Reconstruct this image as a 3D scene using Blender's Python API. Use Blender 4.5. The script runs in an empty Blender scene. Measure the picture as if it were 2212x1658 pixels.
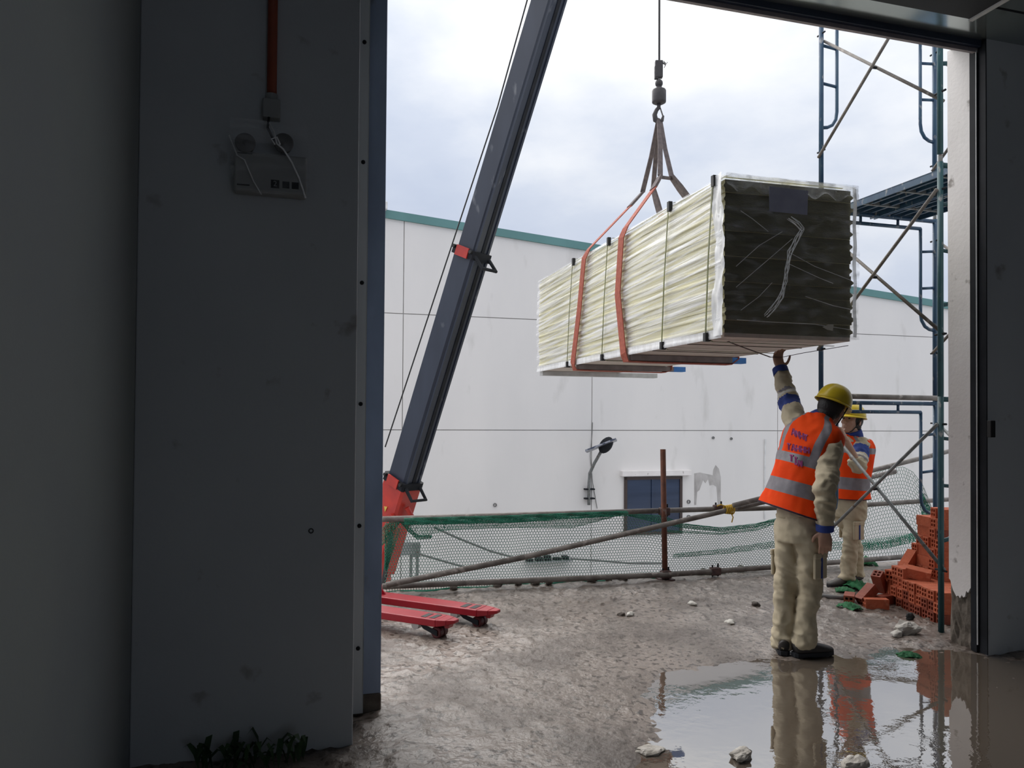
import bpy, bmesh, math, random
import numpy as np
from mathutils import Vector, Matrix, Euler
from mathutils.bvhtree import BVHTree
from mathutils import noise as mnoise
R = math.radians
rnd = random.Random(7)
C = bpy.context.scene.collection
scene = bpy.context.scene

# ---------------------------------------------------------------- camera
F, H = 1661.0, 1.53
PITCH, ROLL, HORIZON = R(0.95), R(0.42), 900.0
cam_d = bpy.data.cameras.new('camera')
cam = bpy.data.objects.new('camera', cam_d)
C.objects.link(cam)
cam_d.sensor_width = 36.0
cam_d.lens = 36.0 * F / 2212.0
SHIFT = (HORIZON - 829.0) - F * math.tan(PITCH)
cam_d.shift_y = SHIFT / 2212.0
cam_d.clip_end = 500
RM = Matrix.Rotation(math.pi / 2 + PITCH, 3, 'X') @ Matrix.Rotation(ROLL, 3, 'Z')
cam.matrix_world = Matrix.Translation((0, 0, H)) @ RM.to_4x4()
scene.camera = cam
CAMP = Vector((0, 0, H))

# ---------------------------------------------------------------- sky (overcast, brighter overhead)
SKY_STRENGTH = 1.0
w = bpy.data.worlds.new('overcast_sky')
scene.world = w
w.use_nodes = True
nt = w.node_tree
nt.nodes.clear()
tc = nt.nodes.new('ShaderNodeTexCoord')
sep = nt.nodes.new('ShaderNodeSeparateXYZ')
nt.links.new(tc.outputs['Generated'], sep.inputs[0])
mp = nt.nodes.new('ShaderNodeMapping')
mp.inputs['Scale'].default_value = (1.0, 1.0, 2.2)
mp.inputs['Location'].default_value = (0.35, 0.1, 0.2)
nt.links.new(tc.outputs['Generated'], mp.inputs[0])
nz = nt.nodes.new('ShaderNodeTexNoise')
nz.inputs['Scale'].default_value = 2.6
nz.inputs['Detail'].default_value = 7
nz.inputs['Roughness'].default_value = 0.52
nt.links.new(mp.outputs[0], nz.inputs['Vector'])
# cloud value = noise + elevation
ma = nt.nodes.new('ShaderNodeMath'); ma.operation = 'MULTIPLY_ADD'
nt.links.new(sep.outputs[2], ma.inputs[0]); ma.inputs[1].default_value = 0.5
nt.links.new(nz.outputs['Fac'], ma.inputs[2])
cr = nt.nodes.new('ShaderNodeValToRGB')
cr.color_ramp.elements[0].position = 0.42
cr.color_ramp.elements[0].color = (0.52, 0.59, 0.74, 1)
cr.color_ramp.elements[1].position = 0.88
cr.color_ramp.elements[1].color = (0.98, 0.99, 1.0, 1)
e = cr.color_ramp.elements.new(0.62)
e.color = (0.64, 0.70, 0.82, 1)
nt.links.new(ma.outputs[0], cr.inputs[0])
el = nt.nodes.new('ShaderNodeMapRange')
el.inputs['From Min'].default_value = 0.0; el.inputs['From Max'].default_value = 1.0
el.inputs['To Min'].default_value = 0.88; el.inputs['To Max'].default_value = 1.5
nt.links.new(sep.outputs[2], el.inputs['Value'])
mul = nt.nodes.new('ShaderNodeMath'); mul.operation = 'MULTIPLY'
nt.links.new(el.outputs[0], mul.inputs[0]); mul.inputs[1].default_value = SKY_STRENGTH
bg = nt.nodes.new('ShaderNodeBackground')
nt.links.new(cr.outputs[0], bg.inputs['Color'])
nt.links.new(mul.outputs[0], bg.inputs['Strength'])
wo = nt.nodes.new('ShaderNodeOutputWorld')
nt.links.new(bg.outputs[0], wo.inputs[0])

# the sun behind the overcast: weak and very soft
sl = bpy.data.lights.new('veiled_sun', 'SUN')
sl.energy = 4.0; sl.angle = R(75); sl.color = (1.0, 0.97, 0.93)
so = bpy.data.objects.new('veiled_sun', sl)
so.rotation_euler = Vector((0.42, -0.62, -0.66)).to_track_quat('-Z', 'Y').to_euler()   # from the bright cloud, upper left of the opening
C.objects.link(so)

scene.view_settings.view_transform = 'Standard'
scene.view_settings.look = 'None'
scene.view_settings.exposure = 0.0
scene.view_settings.gamma = 1.0
scene.view_settings.use_curve_mapping = False
try:
    scene.cycles.use_denoising = True
    scene.cycles.max_bounces = 8
    scene.cycles.diffuse_bounces = 5
    scene.cycles.transparent_max_bounces = 24
except Exception:
    pass

# ---------------------------------------------------------------- pixel -> world
def ray(px, py):
    v = Vector(((px - 1106.0) / F, -(py - 829.0 - SHIFT) / F, -1.0))
    return (RM @ v).normalized()
def project(p):
    v = RM.transposed() @ (Vector(p) - CAMP)
    return (1106.0 + F * v.x / -v.z, 829.0 + SHIFT - F * v.y / -v.z)
def at(px, py, Y):
    d = ray(px, py)
    return CAMP + d * (Y / d.y)
def flo(px, py, z=0.0):
    d = ray(px, py)
    return CAMP + d * ((z - H) / d.z)
TH = math.atan2(0.2788, 0.9603)
U = Vector((math.cos(TH), math.sin(TH), 0)); N = Vector((-math.sin(TH), math.cos(TH), 0)); Z = Vector((0, 0, 1))
def W(u, n, z=0.0):
    return U * u + N * n + Z * z
def un(p):
    return (p.dot(U), p.dot(N), p.z)
def on_n(px, py, n):                       # ray against the vertical plane at distance n (parallel to the door wall)
    d = ray(px, py)
    return CAMP + d * ((n - CAMP.dot(N)) / d.dot(N))
RU = Matrix.Rotation(TH, 3, 'Z')

# ---------------------------------------------------------------- materials
def mat(name, c1, c2=None, rough=0.6, scale=6.0, bump=0.0, bscale=30.0, metal=0.0, detail=5, stretch=(1, 1, 1),
        lo=0.35, hi=0.65, spec=None, rough2=None, c3=None, c3s=25.0, c3lo=0.62, c3hi=0.7, bdetail=4, bstretch=None):
    m = bpy.data.materials.new(name); m.use_nodes = True
    t = m.node_tree; b = t.nodes['Principled BSDF']
    b.inputs['Roughness'].default_value = rough; b.inputs['Metallic'].default_value = metal
    if spec is not None: b.inputs['Specular IOR Level'].default_value = spec
    co = t.nodes.new('ShaderNodeTexCoord'); mpn = t.nodes.new('ShaderNodeMapping')
    t.links.new(co.outputs['Object'], mpn.inputs[0]); mpn.inputs['Scale'].default_value = stretch
    if c2 is None: c2 = tuple(x * 0.82 for x in c1)
    n1 = t.nodes.new('ShaderNodeTexNoise'); n1.inputs['Scale'].default_value = scale; n1.inputs['Detail'].default_value = detail
    t.links.new(mpn.outputs[0], n1.inputs['Vector'])
    r1 = t.nodes.new('ShaderNodeValToRGB')
    r1.color_ramp.elements[0].position = lo; r1.color_ramp.elements[1].position = hi
    r1.color_ramp.elements[0].color = (*c1, 1); r1.color_ramp.elements[1].color = (*c2, 1)
    t.links.new(n1.outputs['Fac'], r1.inputs[0])
    out = r1.outputs[0]
    if c3 is not None:
        n3 = t.nodes.new('ShaderNodeTexNoise'); n3.inputs['Scale'].default_value = c3s; n3.inputs['Detail'].default_value = 6
        t.links.new(mpn.outputs[0], n3.inputs['Vector'])
        r3 = t.nodes.new('ShaderNodeMapRange'); r3.inputs['From Min'].default_value = c3lo; r3.inputs['From Max'].default_value = c3hi
        t.links.new(n3.outputs['Fac'], r3.inputs['Value'])
        mx = t.nodes.new('ShaderNodeMix'); mx.data_type = 'RGBA'
        t.links.new(r3.outputs[0], mx.inputs[0]); t.links.new(out, mx.inputs[6]); mx.inputs[7].default_value = (*c3, 1)
        out = mx.outputs[2]
    t.links.new(out, b.inputs['Base Color'])
    if rough2 is not None:
        mr = t.nodes.new('ShaderNodeMapRange'); mr.inputs['From Min'].default_value = lo; mr.inputs['From Max'].default_value = hi
        mr.inputs['To Min'].default_value = rough; mr.inputs['To Max'].default_value = rough2
        t.links.new(n1.outputs['Fac'], mr.inputs['Value']); t.links.new(mr.outputs[0], b.inputs['Roughness'])
    if bump:
        n2 = t.nodes.new('ShaderNodeTexNoise'); n2.inputs['Scale'].default_value = bscale; n2.inputs['Detail'].default_value = bdetail
        if bstretch:
            mp2 = t.nodes.new('ShaderNodeMapping'); mp2.inputs['Scale'].default_value = bstretch
            t.links.new(co.outputs['Object'], mp2.inputs[0]); t.links.new(mp2.outputs[0], n2.inputs['Vector'])
        else: t.links.new(mpn.outputs[0], n2.inputs['Vector'])
        bp = t.nodes.new('ShaderNodeBump'); bp.inputs['Strength'].default_value = bump; bp.inputs['Distance'].default_value = 0.01
        t.links.new(n2.outputs['Fac'], bp.inputs['Height']); t.links.new(bp.outputs[0], b.inputs['Normal'])
    return m

def film_mat(name, col, lo, hi, stretch, scale, amin, amax, rough=0.25, rot=(0, 0, 0)):
    m = bpy.data.materials.new(name); m.use_nodes = True
    t = m.node_tree; b = t.nodes['Principled BSDF']; o = t.nodes['Material Output']
    b.inputs['Base Color'].default_value = (*col, 1); b.inputs['Roughness'].default_value = rough
    co = t.nodes.new('ShaderNodeTexCoord'); mpn = t.nodes.new('ShaderNodeMapping')
    t.links.new(co.outputs['Object'], mpn.inputs[0]); mpn.vector_type = 'TEXTURE'
    mpn.inputs['Scale'].default_value = tuple(1 / x for x in stretch); mpn.inputs['Rotation'].default_value = rot
    n1 = t.nodes.new('ShaderNodeTexNoise'); n1.inputs['Scale'].default_value = scale; n1.inputs['Detail'].default_value = 4
    n1.inputs['Distortion'].default_value = 0.3
    t.links.new(mpn.outputs[0], n1.inputs['Vector'])
    mr = t.nodes.new('ShaderNodeMapRange'); mr.inputs['From Min'].default_value = lo; mr.inputs['From Max'].default_value = hi
    mr.inputs['To Min'].default_value = amin; mr.inputs['To Max'].default_value = amax
    t.links.new(n1.outputs['Fac'], mr.inputs['Value'])
    tr = t.nodes.new('ShaderNodeBsdfTransparent'); mx = t.nodes.new('ShaderNodeMixShader')
    t.links.new(mr.outputs[0], mx.inputs[0]); t.links.new(tr.outputs[0], mx.inputs[1]); t.links.new(b.outputs[0], mx.inputs[2])
    bp = t.nodes.new('ShaderNodeBump'); bp.inputs['Strength'].default_value = 0.6; bp.inputs['Distance'].default_value = 0.012
    t.links.new(n1.outputs['Fac'], bp.inputs['Height']); t.links.new(bp.outputs[0], b.inputs['Normal'])
    t.links.new(mx.outputs[0], o.inputs['Surface'])
    return m

M = {}
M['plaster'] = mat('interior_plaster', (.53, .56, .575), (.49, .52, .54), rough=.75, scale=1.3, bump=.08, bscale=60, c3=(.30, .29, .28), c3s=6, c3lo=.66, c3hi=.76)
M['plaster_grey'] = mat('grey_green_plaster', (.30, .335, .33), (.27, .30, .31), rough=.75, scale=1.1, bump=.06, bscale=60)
M['white_paint'] = mat('white_wall_paint', (.86, .825, .81), (.78, .745, .73), rough=.7, scale=3, bump=.15, bscale=40, c3=(.33, .30, .28), c3s=9, c3lo=.66, c3hi=.74)
M['raw_concrete'] = mat('raw_concrete', (.20, .17, .14), (.09, .075, .06), rough=.85, scale=14, bump=1.0, bscale=25, lo=.3, hi=.7)
M['jamb_steel'] = mat('jamb_steel', (.42, .52, .68), (.32, .40, .54), rough=.45, scale=5, metal=.3, stretch=(1, 1, .4), c3=(.22, .22, .22), c3s=7, c3lo=.6, c3hi=.75)
M['track_steel'] = mat('track_steel', (.66, .69, .70), (.55, .58, .59), rough=.5, scale=5, stretch=(1, 1, .3))
M['dark_steel'] = mat('dark_steel', (.02, .022, .027), (.012, .013, .016), rough=.6, spec=.15, scale=6)
M['housing'] = mat('housing_dark', (.018, .022, .026), (.012, .014, .017), rough=.6, scale=4)
M['soffit'] = mat('soffit_sheet', (.48, .53, .52), (.42, .46, .46), rough=.14, scale=1.5, metal=.8, bump=.05, bscale=2)
M['lintel'] = mat('lintel_steel', (.03, .045, .08), (.02, .03, .055), rough=.5, scale=4)
M['lintel_lip'] = mat('lintel_lip', (.38, .33, .34), (.28, .25, .26), rough=.6, scale=9)
M['yard'] = mat('yard_concrete', (.40, .39, .37), (.30, .29, .27), rough=.8, scale=.8, bump=.2, bscale=8)
M['panel_white'] = mat('facade_panel', (.78, .755, .74), (.73, .71, .70), rough=.8, scale=.5, stretch=(1.5, 1.5, .5), c3=(.62, .60, .58), c3s=1.4, c3lo=.62, c3hi=.78)
M['facade_gap'] = mat('facade_core', (.36, .35, .34), rough=.9)
M['roof_green'] = mat('green_flashing', (.12, .27, .27), (.10, .23, .23), rough=.5, scale=1)
M['glass_blue'] = mat('window_glass', (.018, .032, .07), (.03, .05, .10), rough=.12, scale=1.2, stretch=(.4, .4, 4))
M['window_frame'] = mat('window_frame_brown', (.06, .04, .035), rough=.5)
M['pvc_white'] = mat('white_pvc', (.75, .75, .75), rough=.5)
M['blue_paint'] = mat('scaffold_blue', (.018, .055, .12), (.03, .085, .15), rough=.45, scale=14, c3=(.24, .25, .27), c3s=22, c3lo=.6, c3hi=.68, stretch=(1, 1, .5))
M['teal_paint'] = mat('scaffold_teal', (.012, .06, .075), (.02, .085, .10), rough=.42, scale=10, c3=(.22, .23, .24), c3s=22, c3lo=.62, c3hi=.70, stretch=(1, 1, .5))
M['galv'] = mat('worn_galvanised', (.26, .27, .27), (.16, .17, .17), rough=.5, metal=.4, scale=14, c3=(.14, .08, .05), c3s=18, c3lo=.6, c3hi=.7)
M['old_pipe'] = mat('weathered_pipe', (.20, .18, .165), (.11, .095, .085), rough=.65, scale=9, bump=.3, bscale=60, c3=(.30, .27, .25), c3s=12, c3lo=.6, c3hi=.7)
M['rust'] = mat('rusty_pipe', (.16, .055, .03), (.09, .035, .022), rough=.8, scale=12, bump=.3, bscale=60, c3=(.26, .24, .22), c3s=8, c3lo=.62, c3hi=.7)
M['coupler'] = mat('coupler_rust', (.10, .05, .045), (.05, .03, .03), rough=.7, scale=30)
M['net'] = mat('green_net_cord', (.015, .21, .13), (.03, .26, .17), rough=.7, scale=4)
M['net_pale'] = mat('green_net_weathered', (.07, .17, .13), (.12, .23, .18), rough=.8, scale=2)
M['crane_dark'] = mat('boom_paint_navy', (.026, .034, .056), (.018, .024, .042), rough=.42, scale=4, c3=(.12, .13, .15), c3s=9, c3lo=.64, c3hi=.76, stretch=(1, 1, .35))
M['crane_red'] = mat('crane_paint_red', (.50, .035, .02), (.36, .025, .018), rough=.42, scale=5)
M['black'] = mat('black_rubber', (.012, .012, .013), rough=.6)
M['jack_red'] = mat('pallet_jack_red', (.36, .007, .02), (.29, .006, .017), rough=.35, scale=6)
M['wheel_red'] = mat('roller_polyurethane', (.09, .012, .015), rough=.45)
M['chrome'] = mat('bright_steel', (.6, .6, .62), rough=.25, metal=.9)
M['orange_web'] = mat('orange_webbing', (.40, .10, .06), (.30, .065, .04), rough=.8, scale=30, bump=.3, bscale=120)
M['grey_web'] = mat('grey_webbing', (.15, .12, .12), (.09, .075, .08), rough=.85, scale=25, bump=.3, bscale=120)
M['hook'] = mat('hook_dark_steel', (.035, .033, .04), (.055, .05, .055), rough=.55, scale=20)
M['wire'] = mat('wire_rope', (.02, .02, .022), rough=.6)
M['panel_side'] = mat('panel_cream_edge', (.72, .68, .42), (.66, .63, .45), rough=.5, scale=3, stretch=(1, 1, 6))
M['panel_core'] = mat('panel_core_dark', (.13, .127, .088), (.17, .16, .11), rough=.9, scale=9, bump=.5, bscale=40, stretch=(1, 1, 5))
M['panel_skin'] = mat('panel_steel_skin', (.70, .71, .72), rough=.4, scale=4)
M['film'] = film_mat('stretch_film_streaked', (.92, .93, .95), .40, .68, (.34, 1, 15), 2.3, .05, .85, rot=(0, R(3), 0))
M['film_clear'] = film_mat('stretch_film_clear', (.72, .74, .77), .48, .76, (2.5, 2.5, 9), 2.4, .03, .42, rough=.18)
M['film_mid'] = film_mat('stretch_film_milky', (.85, .87, .90), .40, .68, (3, 3, 3), 3.0, .12, .62)
M['film_white'] = film_mat('stretch_film_bunched', (.93, .94, .95), .35, .65, (6, 6, 1), 3.0, .75, 1.0)
M['board'] = mat('pink_brown_board', (.64, .55, .49), (.55, .47, .42), rough=.8, scale=3, stretch=(1, 4, 1))
M['batten'] = mat('batten_grey', (.30, .265, .26), (.22, .195, .195), rough=.7, scale=9)
M['batten_blue'] = mat('batten_blue_end', (.07, .26, .68), (.05, .20, .58), rough=.6, scale=9)
M['batten_white'] = mat('batten_silver', (.56, .56, .56), (.44, .44, .44), rough=.5, scale=9)
M['strap'] = mat('packing_strap', (.16, .17, .03), (.08, .09, .03), rough=.5, scale=9)
M['label'] = mat('label_sheet', (.36, .37, .47), (.30, .31, .41), rough=.4, scale=9)
M['khaki'] = mat('khaki_workwear', (.52, .445, .315), (.44, .375, .26), rough=.85, scale=5, bump=.35, bscale=18)
M['blue_cloth'] = mat('royal_blue_cloth', (.02, .05, .26), (.015, .035, .19), rough=.8, scale=9)
M['white_cloth'] = mat('white_cloth', (.62, .60, .55), rough=.85)
M['vest'] = mat('orange_vest', (.90, .075, .006), (.82, .055, .005), rough=.8, spec=.15, scale=5, bump=.35, bscale=12)
M['reflect'] = mat('grey_reflective_tape', (.22, .20, .22), (.17, .155, .175), rough=.5, scale=20)
M['vest_edge'] = mat('vest_binding_dark', (.05, .02, .04), rough=.8)
M['purple'] = mat('purple_print', (.40, .07, .24), rough=.7)
M['skin'] = mat('skin', (.44, .26, .18), (.38, .21, .145), rough=.55, scale=12)
M['hair'] = mat('black_hair', (.012, .010, .010), rough=.6, bump=.4, bscale=90)
M['helmet'] = mat('yellow_helmet', (.72, .52, .025), (.66, .47, .02), rough=.35, scale=5)
M['shoe'] = mat('dark_shoe', (.03, .028, .028), (.055, .045, .04), rough=.6, scale=20)
M['sole'] = mat('shoe_sole', (.012, .014, .02), rough=.7)
M['glove'] = mat('grey_glove', (.46, .42, .37), rough=.85)
M['brick'] = mat('hollow_brick_clay', (.52, .125, .055), (.42, .095, .043), rough=.85, scale=12, bump=.5, bscale=50, c3=(.52, .18, .10), c3s=20, c3lo=.58, c3hi=.72)
M['brick_dark'] = mat('wet_brick_clay', (.30, .062, .03), (.22, .045, .022), rough=.6, scale=12, bump=.5, bscale=50)
M['rubble'] = mat('pale_rubble', (.58, .55, .51), (.40, .37, .33), rough=.9, scale=18, bump=.6, bscale=40)
M['mud_clod'] = mat('mud_clod', (.07, .055, .045), (.12, .10, .085), rough=.7, scale=30, bump=.6, bscale=50)
M['green_cloth'] = mat('green_rag', (.012, .10, .035), (.02, .17, .06), rough=.8, scale=9)
M['leaf'] = mat('weed_leaf', (.018, .05, .015), (.03, .08, .022), rough=.6, scale=20)
M['wood'] = mat('wood_offcut', (.50, .26, .10), (.40, .19, .07), rough=.7, scale=9, stretch=(1, 12, 1))
M['conduit'] = mat('orange_conduit', (.30, .065, .03), (.24, .05, .025), rough=.45, scale=9)
M['lamp_body'] = mat('emergency_light_body', (.32, .33, .325), (.28, .29, .285), rough=.5, scale=5)
M['lamp_head'] = mat('emergency_lamp_head', (.14, .14, .14), rough=.4)
M['yellow_rope'] = mat('yellow_rope', (.62, .40, .03), (.5, .3, .03), rough=.8, scale=40)
M['grey_metal'] = mat('grey_metal', (.34, .35, .36), (.28, .29, .30), rough=.5, metal=.3, scale=5)
M['solar'] = mat('solar_cell', (.05, .06, .10), (.30, .31, .36), rough=.3, scale=9, lo=.5, hi=.52)
M['stain'] = mat('peeled_plaster', (.36, .34, .33), (.52, .50, .49), rough=.9, scale=5, stretch=(1, 1, .5), bump=.4)
M['cable'] = mat('grey_cable', (.16, .16, .16), rough=.7)
M['gold_label'] = mat('yellow_note', (.7, .5, .1), rough=.7)
# ---------------------------------------------------------------- mesh helpers
class MB:
    def __init__(s): s.v, s.f, s.m = [], [], []
    def add(s, vs, fs, mi=0):
        o = len(s.v); s.v += [Vector(v) for v in vs]; s.f += [tuple(i + o for i in f) for f in fs]
        s.m += [mi] * len(fs) if isinstance(mi, int) else list(mi)
        return s
    def box(s, c, d, rot=None, mi=0):
        c = Vector(c); rot = rot or Matrix.Identity(3)
        vs = [c + rot @ Vector((x * d[0] / 2, y * d[1] / 2, z * d[2] / 2)) for x in (-1, 1) for y in (-1, 1) for z in (-1, 1)]
        return s.add(vs, [(0, 1, 3, 2), (4, 6, 7, 5), (0, 4, 5, 1), (2, 3, 7, 6), (0, 2, 6, 4), (1, 5, 7, 3)], mi)
    def ubox(s, u0, u1, n0, n1, z0, z1, mi=0):      # box in the door wall's own axes
        return s.box(W((u0 + u1) / 2, (n0 + n1) / 2, (z0 + z1) / 2), (abs(u1 - u0), abs(n1 - n0), abs(z1 - z0)), RU, mi)
    def hexa(s, p, mi=0):                            # 8 corners: 4 bottom, 4 top (same order)
        return s.add(p, [(3, 2, 1, 0), (4, 5, 6, 7), (0, 1, 5, 4), (1, 2, 6, 5), (2, 3, 7, 6), (3, 0, 4, 7)], mi)
    def tube(s, pts, r, seg=8, cap=True, mi=0, closed=False):
        pts = [Vector(p) for p in pts]; n = len(pts)
        rr = r if hasattr(r, '__len__') else [r] * n
        ref = None; rings = []
        for i, p in enumerate(pts):
            if closed: t = pts[(i + 1) % n] - pts[i - 1]
            else: t = pts[min(i + 1, n - 1)] - pts[max(i - 1, 0)]
            t.normalize()
            if ref is None:
                ref = t.orthogonal().normalized()
            ref = (ref - t * ref.dot(t))
            if ref.length < 1e-5: ref = t.orthogonal()
            ref.normalize(); b = t.cross(ref)
            rings.append([p + (ref * math.cos(a) + b * math.sin(a)) * rr[i] for a in [2 * math.pi * k / seg for k in range(seg)]])
        vs = [v for rg in rings for v in rg]; fs = []
        for i in range(n if closed else n - 1):
            j = (i + 1) % n
            for k in range(seg):
                fs.append((i * seg + k, i * seg + (k + 1) % seg, j * seg + (k + 1) % seg, j * seg + k))
        if cap and not closed:
            fs += [tuple(reversed(range(seg))), tuple(range((n - 1) * seg, n * seg))]
        return s.add(vs, fs, mi)
    def ribbon(s, pts, wv, wid, th, mi=0):           # flat webbing strip along pts, width vector(s) wv
        pts = [Vector(p) for p in pts]; n = len(pts); vs = []
        for i, p in enumerate(pts):
            t = (pts[min(i + 1, n - 1)] - pts[max(i - 1, 0)]).normalized()
            w_ = Vector(wv[i]) if isinstance(wv, list) else Vector(wv)
            w_ = (w_ - t * w_.dot(t)).normalized(); nn = t.cross(w_)
            ww = wid[i] if hasattr(wid, '__len__') else wid
            for a, b in ((-1, -1), (1, -1), (1, 1), (-1, 1)):
                vs.append(p + w_ * a * ww / 2 + nn * b * th / 2)
        fs = []
        for i in range(n - 1):
            for k in range(4): fs.append((i * 4 + k, i * 4 + (k + 1) % 4, i * 4 + 4 + (k + 1) % 4, i * 4 + 4 + k))
        fs += [(3, 2, 1, 0), tuple(range(4 * n - 4, 4 * n))]
        return s.add(vs, fs, mi)
    def prism(s, poly, ext, mi=0):                   # polygon of world points extruded by ext
        n = len(poly); ext = Vector(ext); vs = [Vector(p) for p in poly] + [Vector(p) + ext for p in poly]
        fs = [tuple(reversed(range(n))), tuple(range(n, 2 * n))] + [(i, (i + 1) % n, n + (i + 1) % n, n + i) for i in range(n)]
        return s.add(vs, fs, mi)
    def lathe(s, c, prof, seg=20, axis=Z, mi=0):
        axis = Vector(axis).normalized(); a = axis.orthogonal().normalized(); b = axis.cross(a); c = Vector(c); vs = []
        for r, h in prof:
            for k in range(seg):
                t = 2 * math.pi * k / seg
                vs.append(c + axis * h + (a * math.cos(t) + b * math.sin(t)) * max(r, 1e-4))
        n = len(prof); fs = []
        for i in range(n - 1):
            for k in range(seg): fs.append((i * seg + k, i * seg + (k + 1) % seg, (i + 1) * seg + (k + 1) % seg, (i + 1) * seg + k))
        fs += [tuple(reversed(range(seg))), tuple(range((n - 1) * seg, n * seg))]
        return s.add(vs, fs, mi)
    def ell(s, c, rad, rot=None, seg=14, rings=9, mi=0):
        rot = rot or Matrix.Identity(3); c = Vector(c); vs = []; fs = []
        for i in range(1, rings):
            ph = math.pi * i / rings
            for k in range(seg):
                t = 2 * math.pi * k / seg
                vs.append(c + rot @ Vector((rad[0] * math.sin(ph) * math.cos(t), rad[1] * math.sin(ph) * math.sin(t), -rad[2] * math.cos(ph))))
        for i in range(rings - 2):
            for k in range(seg): fs.append((i * seg + k, i * seg + (k + 1) % seg, (i + 1) * seg + (k + 1) % seg, (i + 1) * seg + k))
        b = len(vs); vs += [c + rot @ Vector((0, 0, -rad[2])), c + rot @ Vector((0, 0, rad[2]))]
        for k in range(seg):
            fs.append(((k + 1) % seg, k, b)); fs.append(((rings - 2) * seg + k, (rings - 2) * seg + (k + 1) % seg, b + 1))
        return s.add(vs, fs, mi)
    def build(s, name, m, parent=None, smooth=False, bevel=0.0, local=False):
        me = bpy.data.meshes.new(name)
        inv = Matrix.Identity(4) if (parent is None or local) else mat_of(parent).inverted()
        me.from_pydata([tuple(inv @ v) for v in s.v], [], s.f)
        ms = m if isinstance(m, (list, tuple)) else [m]
        for k in ms: me.materials.append(k)
        if len(ms) > 1:
            for p, i in zip(me.polygons, s.m): p.material_index = i
        bm = bmesh.new(); bm.from_mesh(me); bmesh.ops.recalc_face_normals(bm, faces=bm.faces); bm.to_mesh(me); bm.free()
        if smooth:
            for p in me.polygons: p.use_smooth = True
        o = bpy.data.objects.new(name, me); C.objects.link(o)
        if parent is not None: o.parent = parent
        if bevel:
            b = o.modifiers.new('bevel', 'BEVEL'); b.width = bevel; b.segments = 2; b.limit_method = 'ANGLE'
        return o

def mat_of(o):
    m = Matrix.Identity(4)
    while o is not None:
        m = Matrix.Translation(o.location) @ o.rotation_euler.to_matrix().to_4x4() @ m; o = o.parent
    return m
def thing(name, label, cat, loc=(0, 0, 0), rz=0.0, group=None):
    o = bpy.data.objects.new(name, None); C.objects.link(o); o.empty_display_size = .1
    o.location = Vector(loc); o.rotation_euler = (0, 0, rz); o['label'] = label; o['category'] = cat
    if group: o['group'] = group
    return o
def tag(o, label, cat, group=None):
    o['label'] = label; o['category'] = cat
    if group: o['group'] = group
    return o
def struct(o): o['kind'] = 'structure'; return o
def dup(root, loc, label, rz=None):
    r = root.copy(); C.objects.link(r); r.location = Vector(loc); r['label'] = label
    if rz is not None: r.rotation_euler = (0, 0, rz)
    for ch in list(root.children):
        c = ch.copy(); C.objects.link(c); c.parent = r
        for g in list(ch.children):
            d = g.copy(); C.objects.link(d); d.parent = c
    return r
def solo(mb, name, m, label, cat, group=None, smooth=False, bevel=0.0):   # a thing of one mesh, origin at its base
    c = Vector((sum(v.x for v in mb.v) / len(mb.v), sum(v.y for v in mb.v) / len(mb.v), min(v.z for v in mb.v)))
    mb.v = [v - c for v in mb.v]
    o = mb.build(name, m, None, smooth, bevel); o.location = c
    return tag(o, label, cat, group)

# value noise on arrays
def vnoise(x, y, seed=0):
    xi = np.floor(x).astype(np.int64); yi = np.floor(y).astype(np.int64); fx = x - xi; fy = y - yi
    fx = fx * fx * (3 - 2 * fx); fy = fy * fy * (3 - 2 * fy)
    def h(a, b):
        n = (a * 374761393 + b * 668265263 + seed * 974634777) & 0x7fffffff
        n = ((n ^ (n >> 13)) * 1274126177) & 0x7fffffff
        return ((n ^ (n >> 16)) & 0xffff) / 65535.0
    return (h(xi, yi) * (1 - fx) + h(xi + 1, yi) * fx) * (1 - fy) + (h(xi, yi + 1) * (1 - fx) + h(xi + 1, yi + 1) * fx) * fy
def fbm(x, y, oct=4, seed=0):
    a, s, t = 1.0, 0.0, 0.0
    for i in range(oct):
        s = s + a * vnoise(x * 2 ** i, y * 2 ** i, seed + i); t += a; a *= .5
    return s / t

# ---------------------------------------------------------------- the setting
N_DOOR, N_PIER, N_EDGE, Z_LINTEL = 4.06, 3.645, 6.85, 4.0
U_L, U_R = 0.474, 4.43            # door opening
YARD = -2.6
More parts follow.
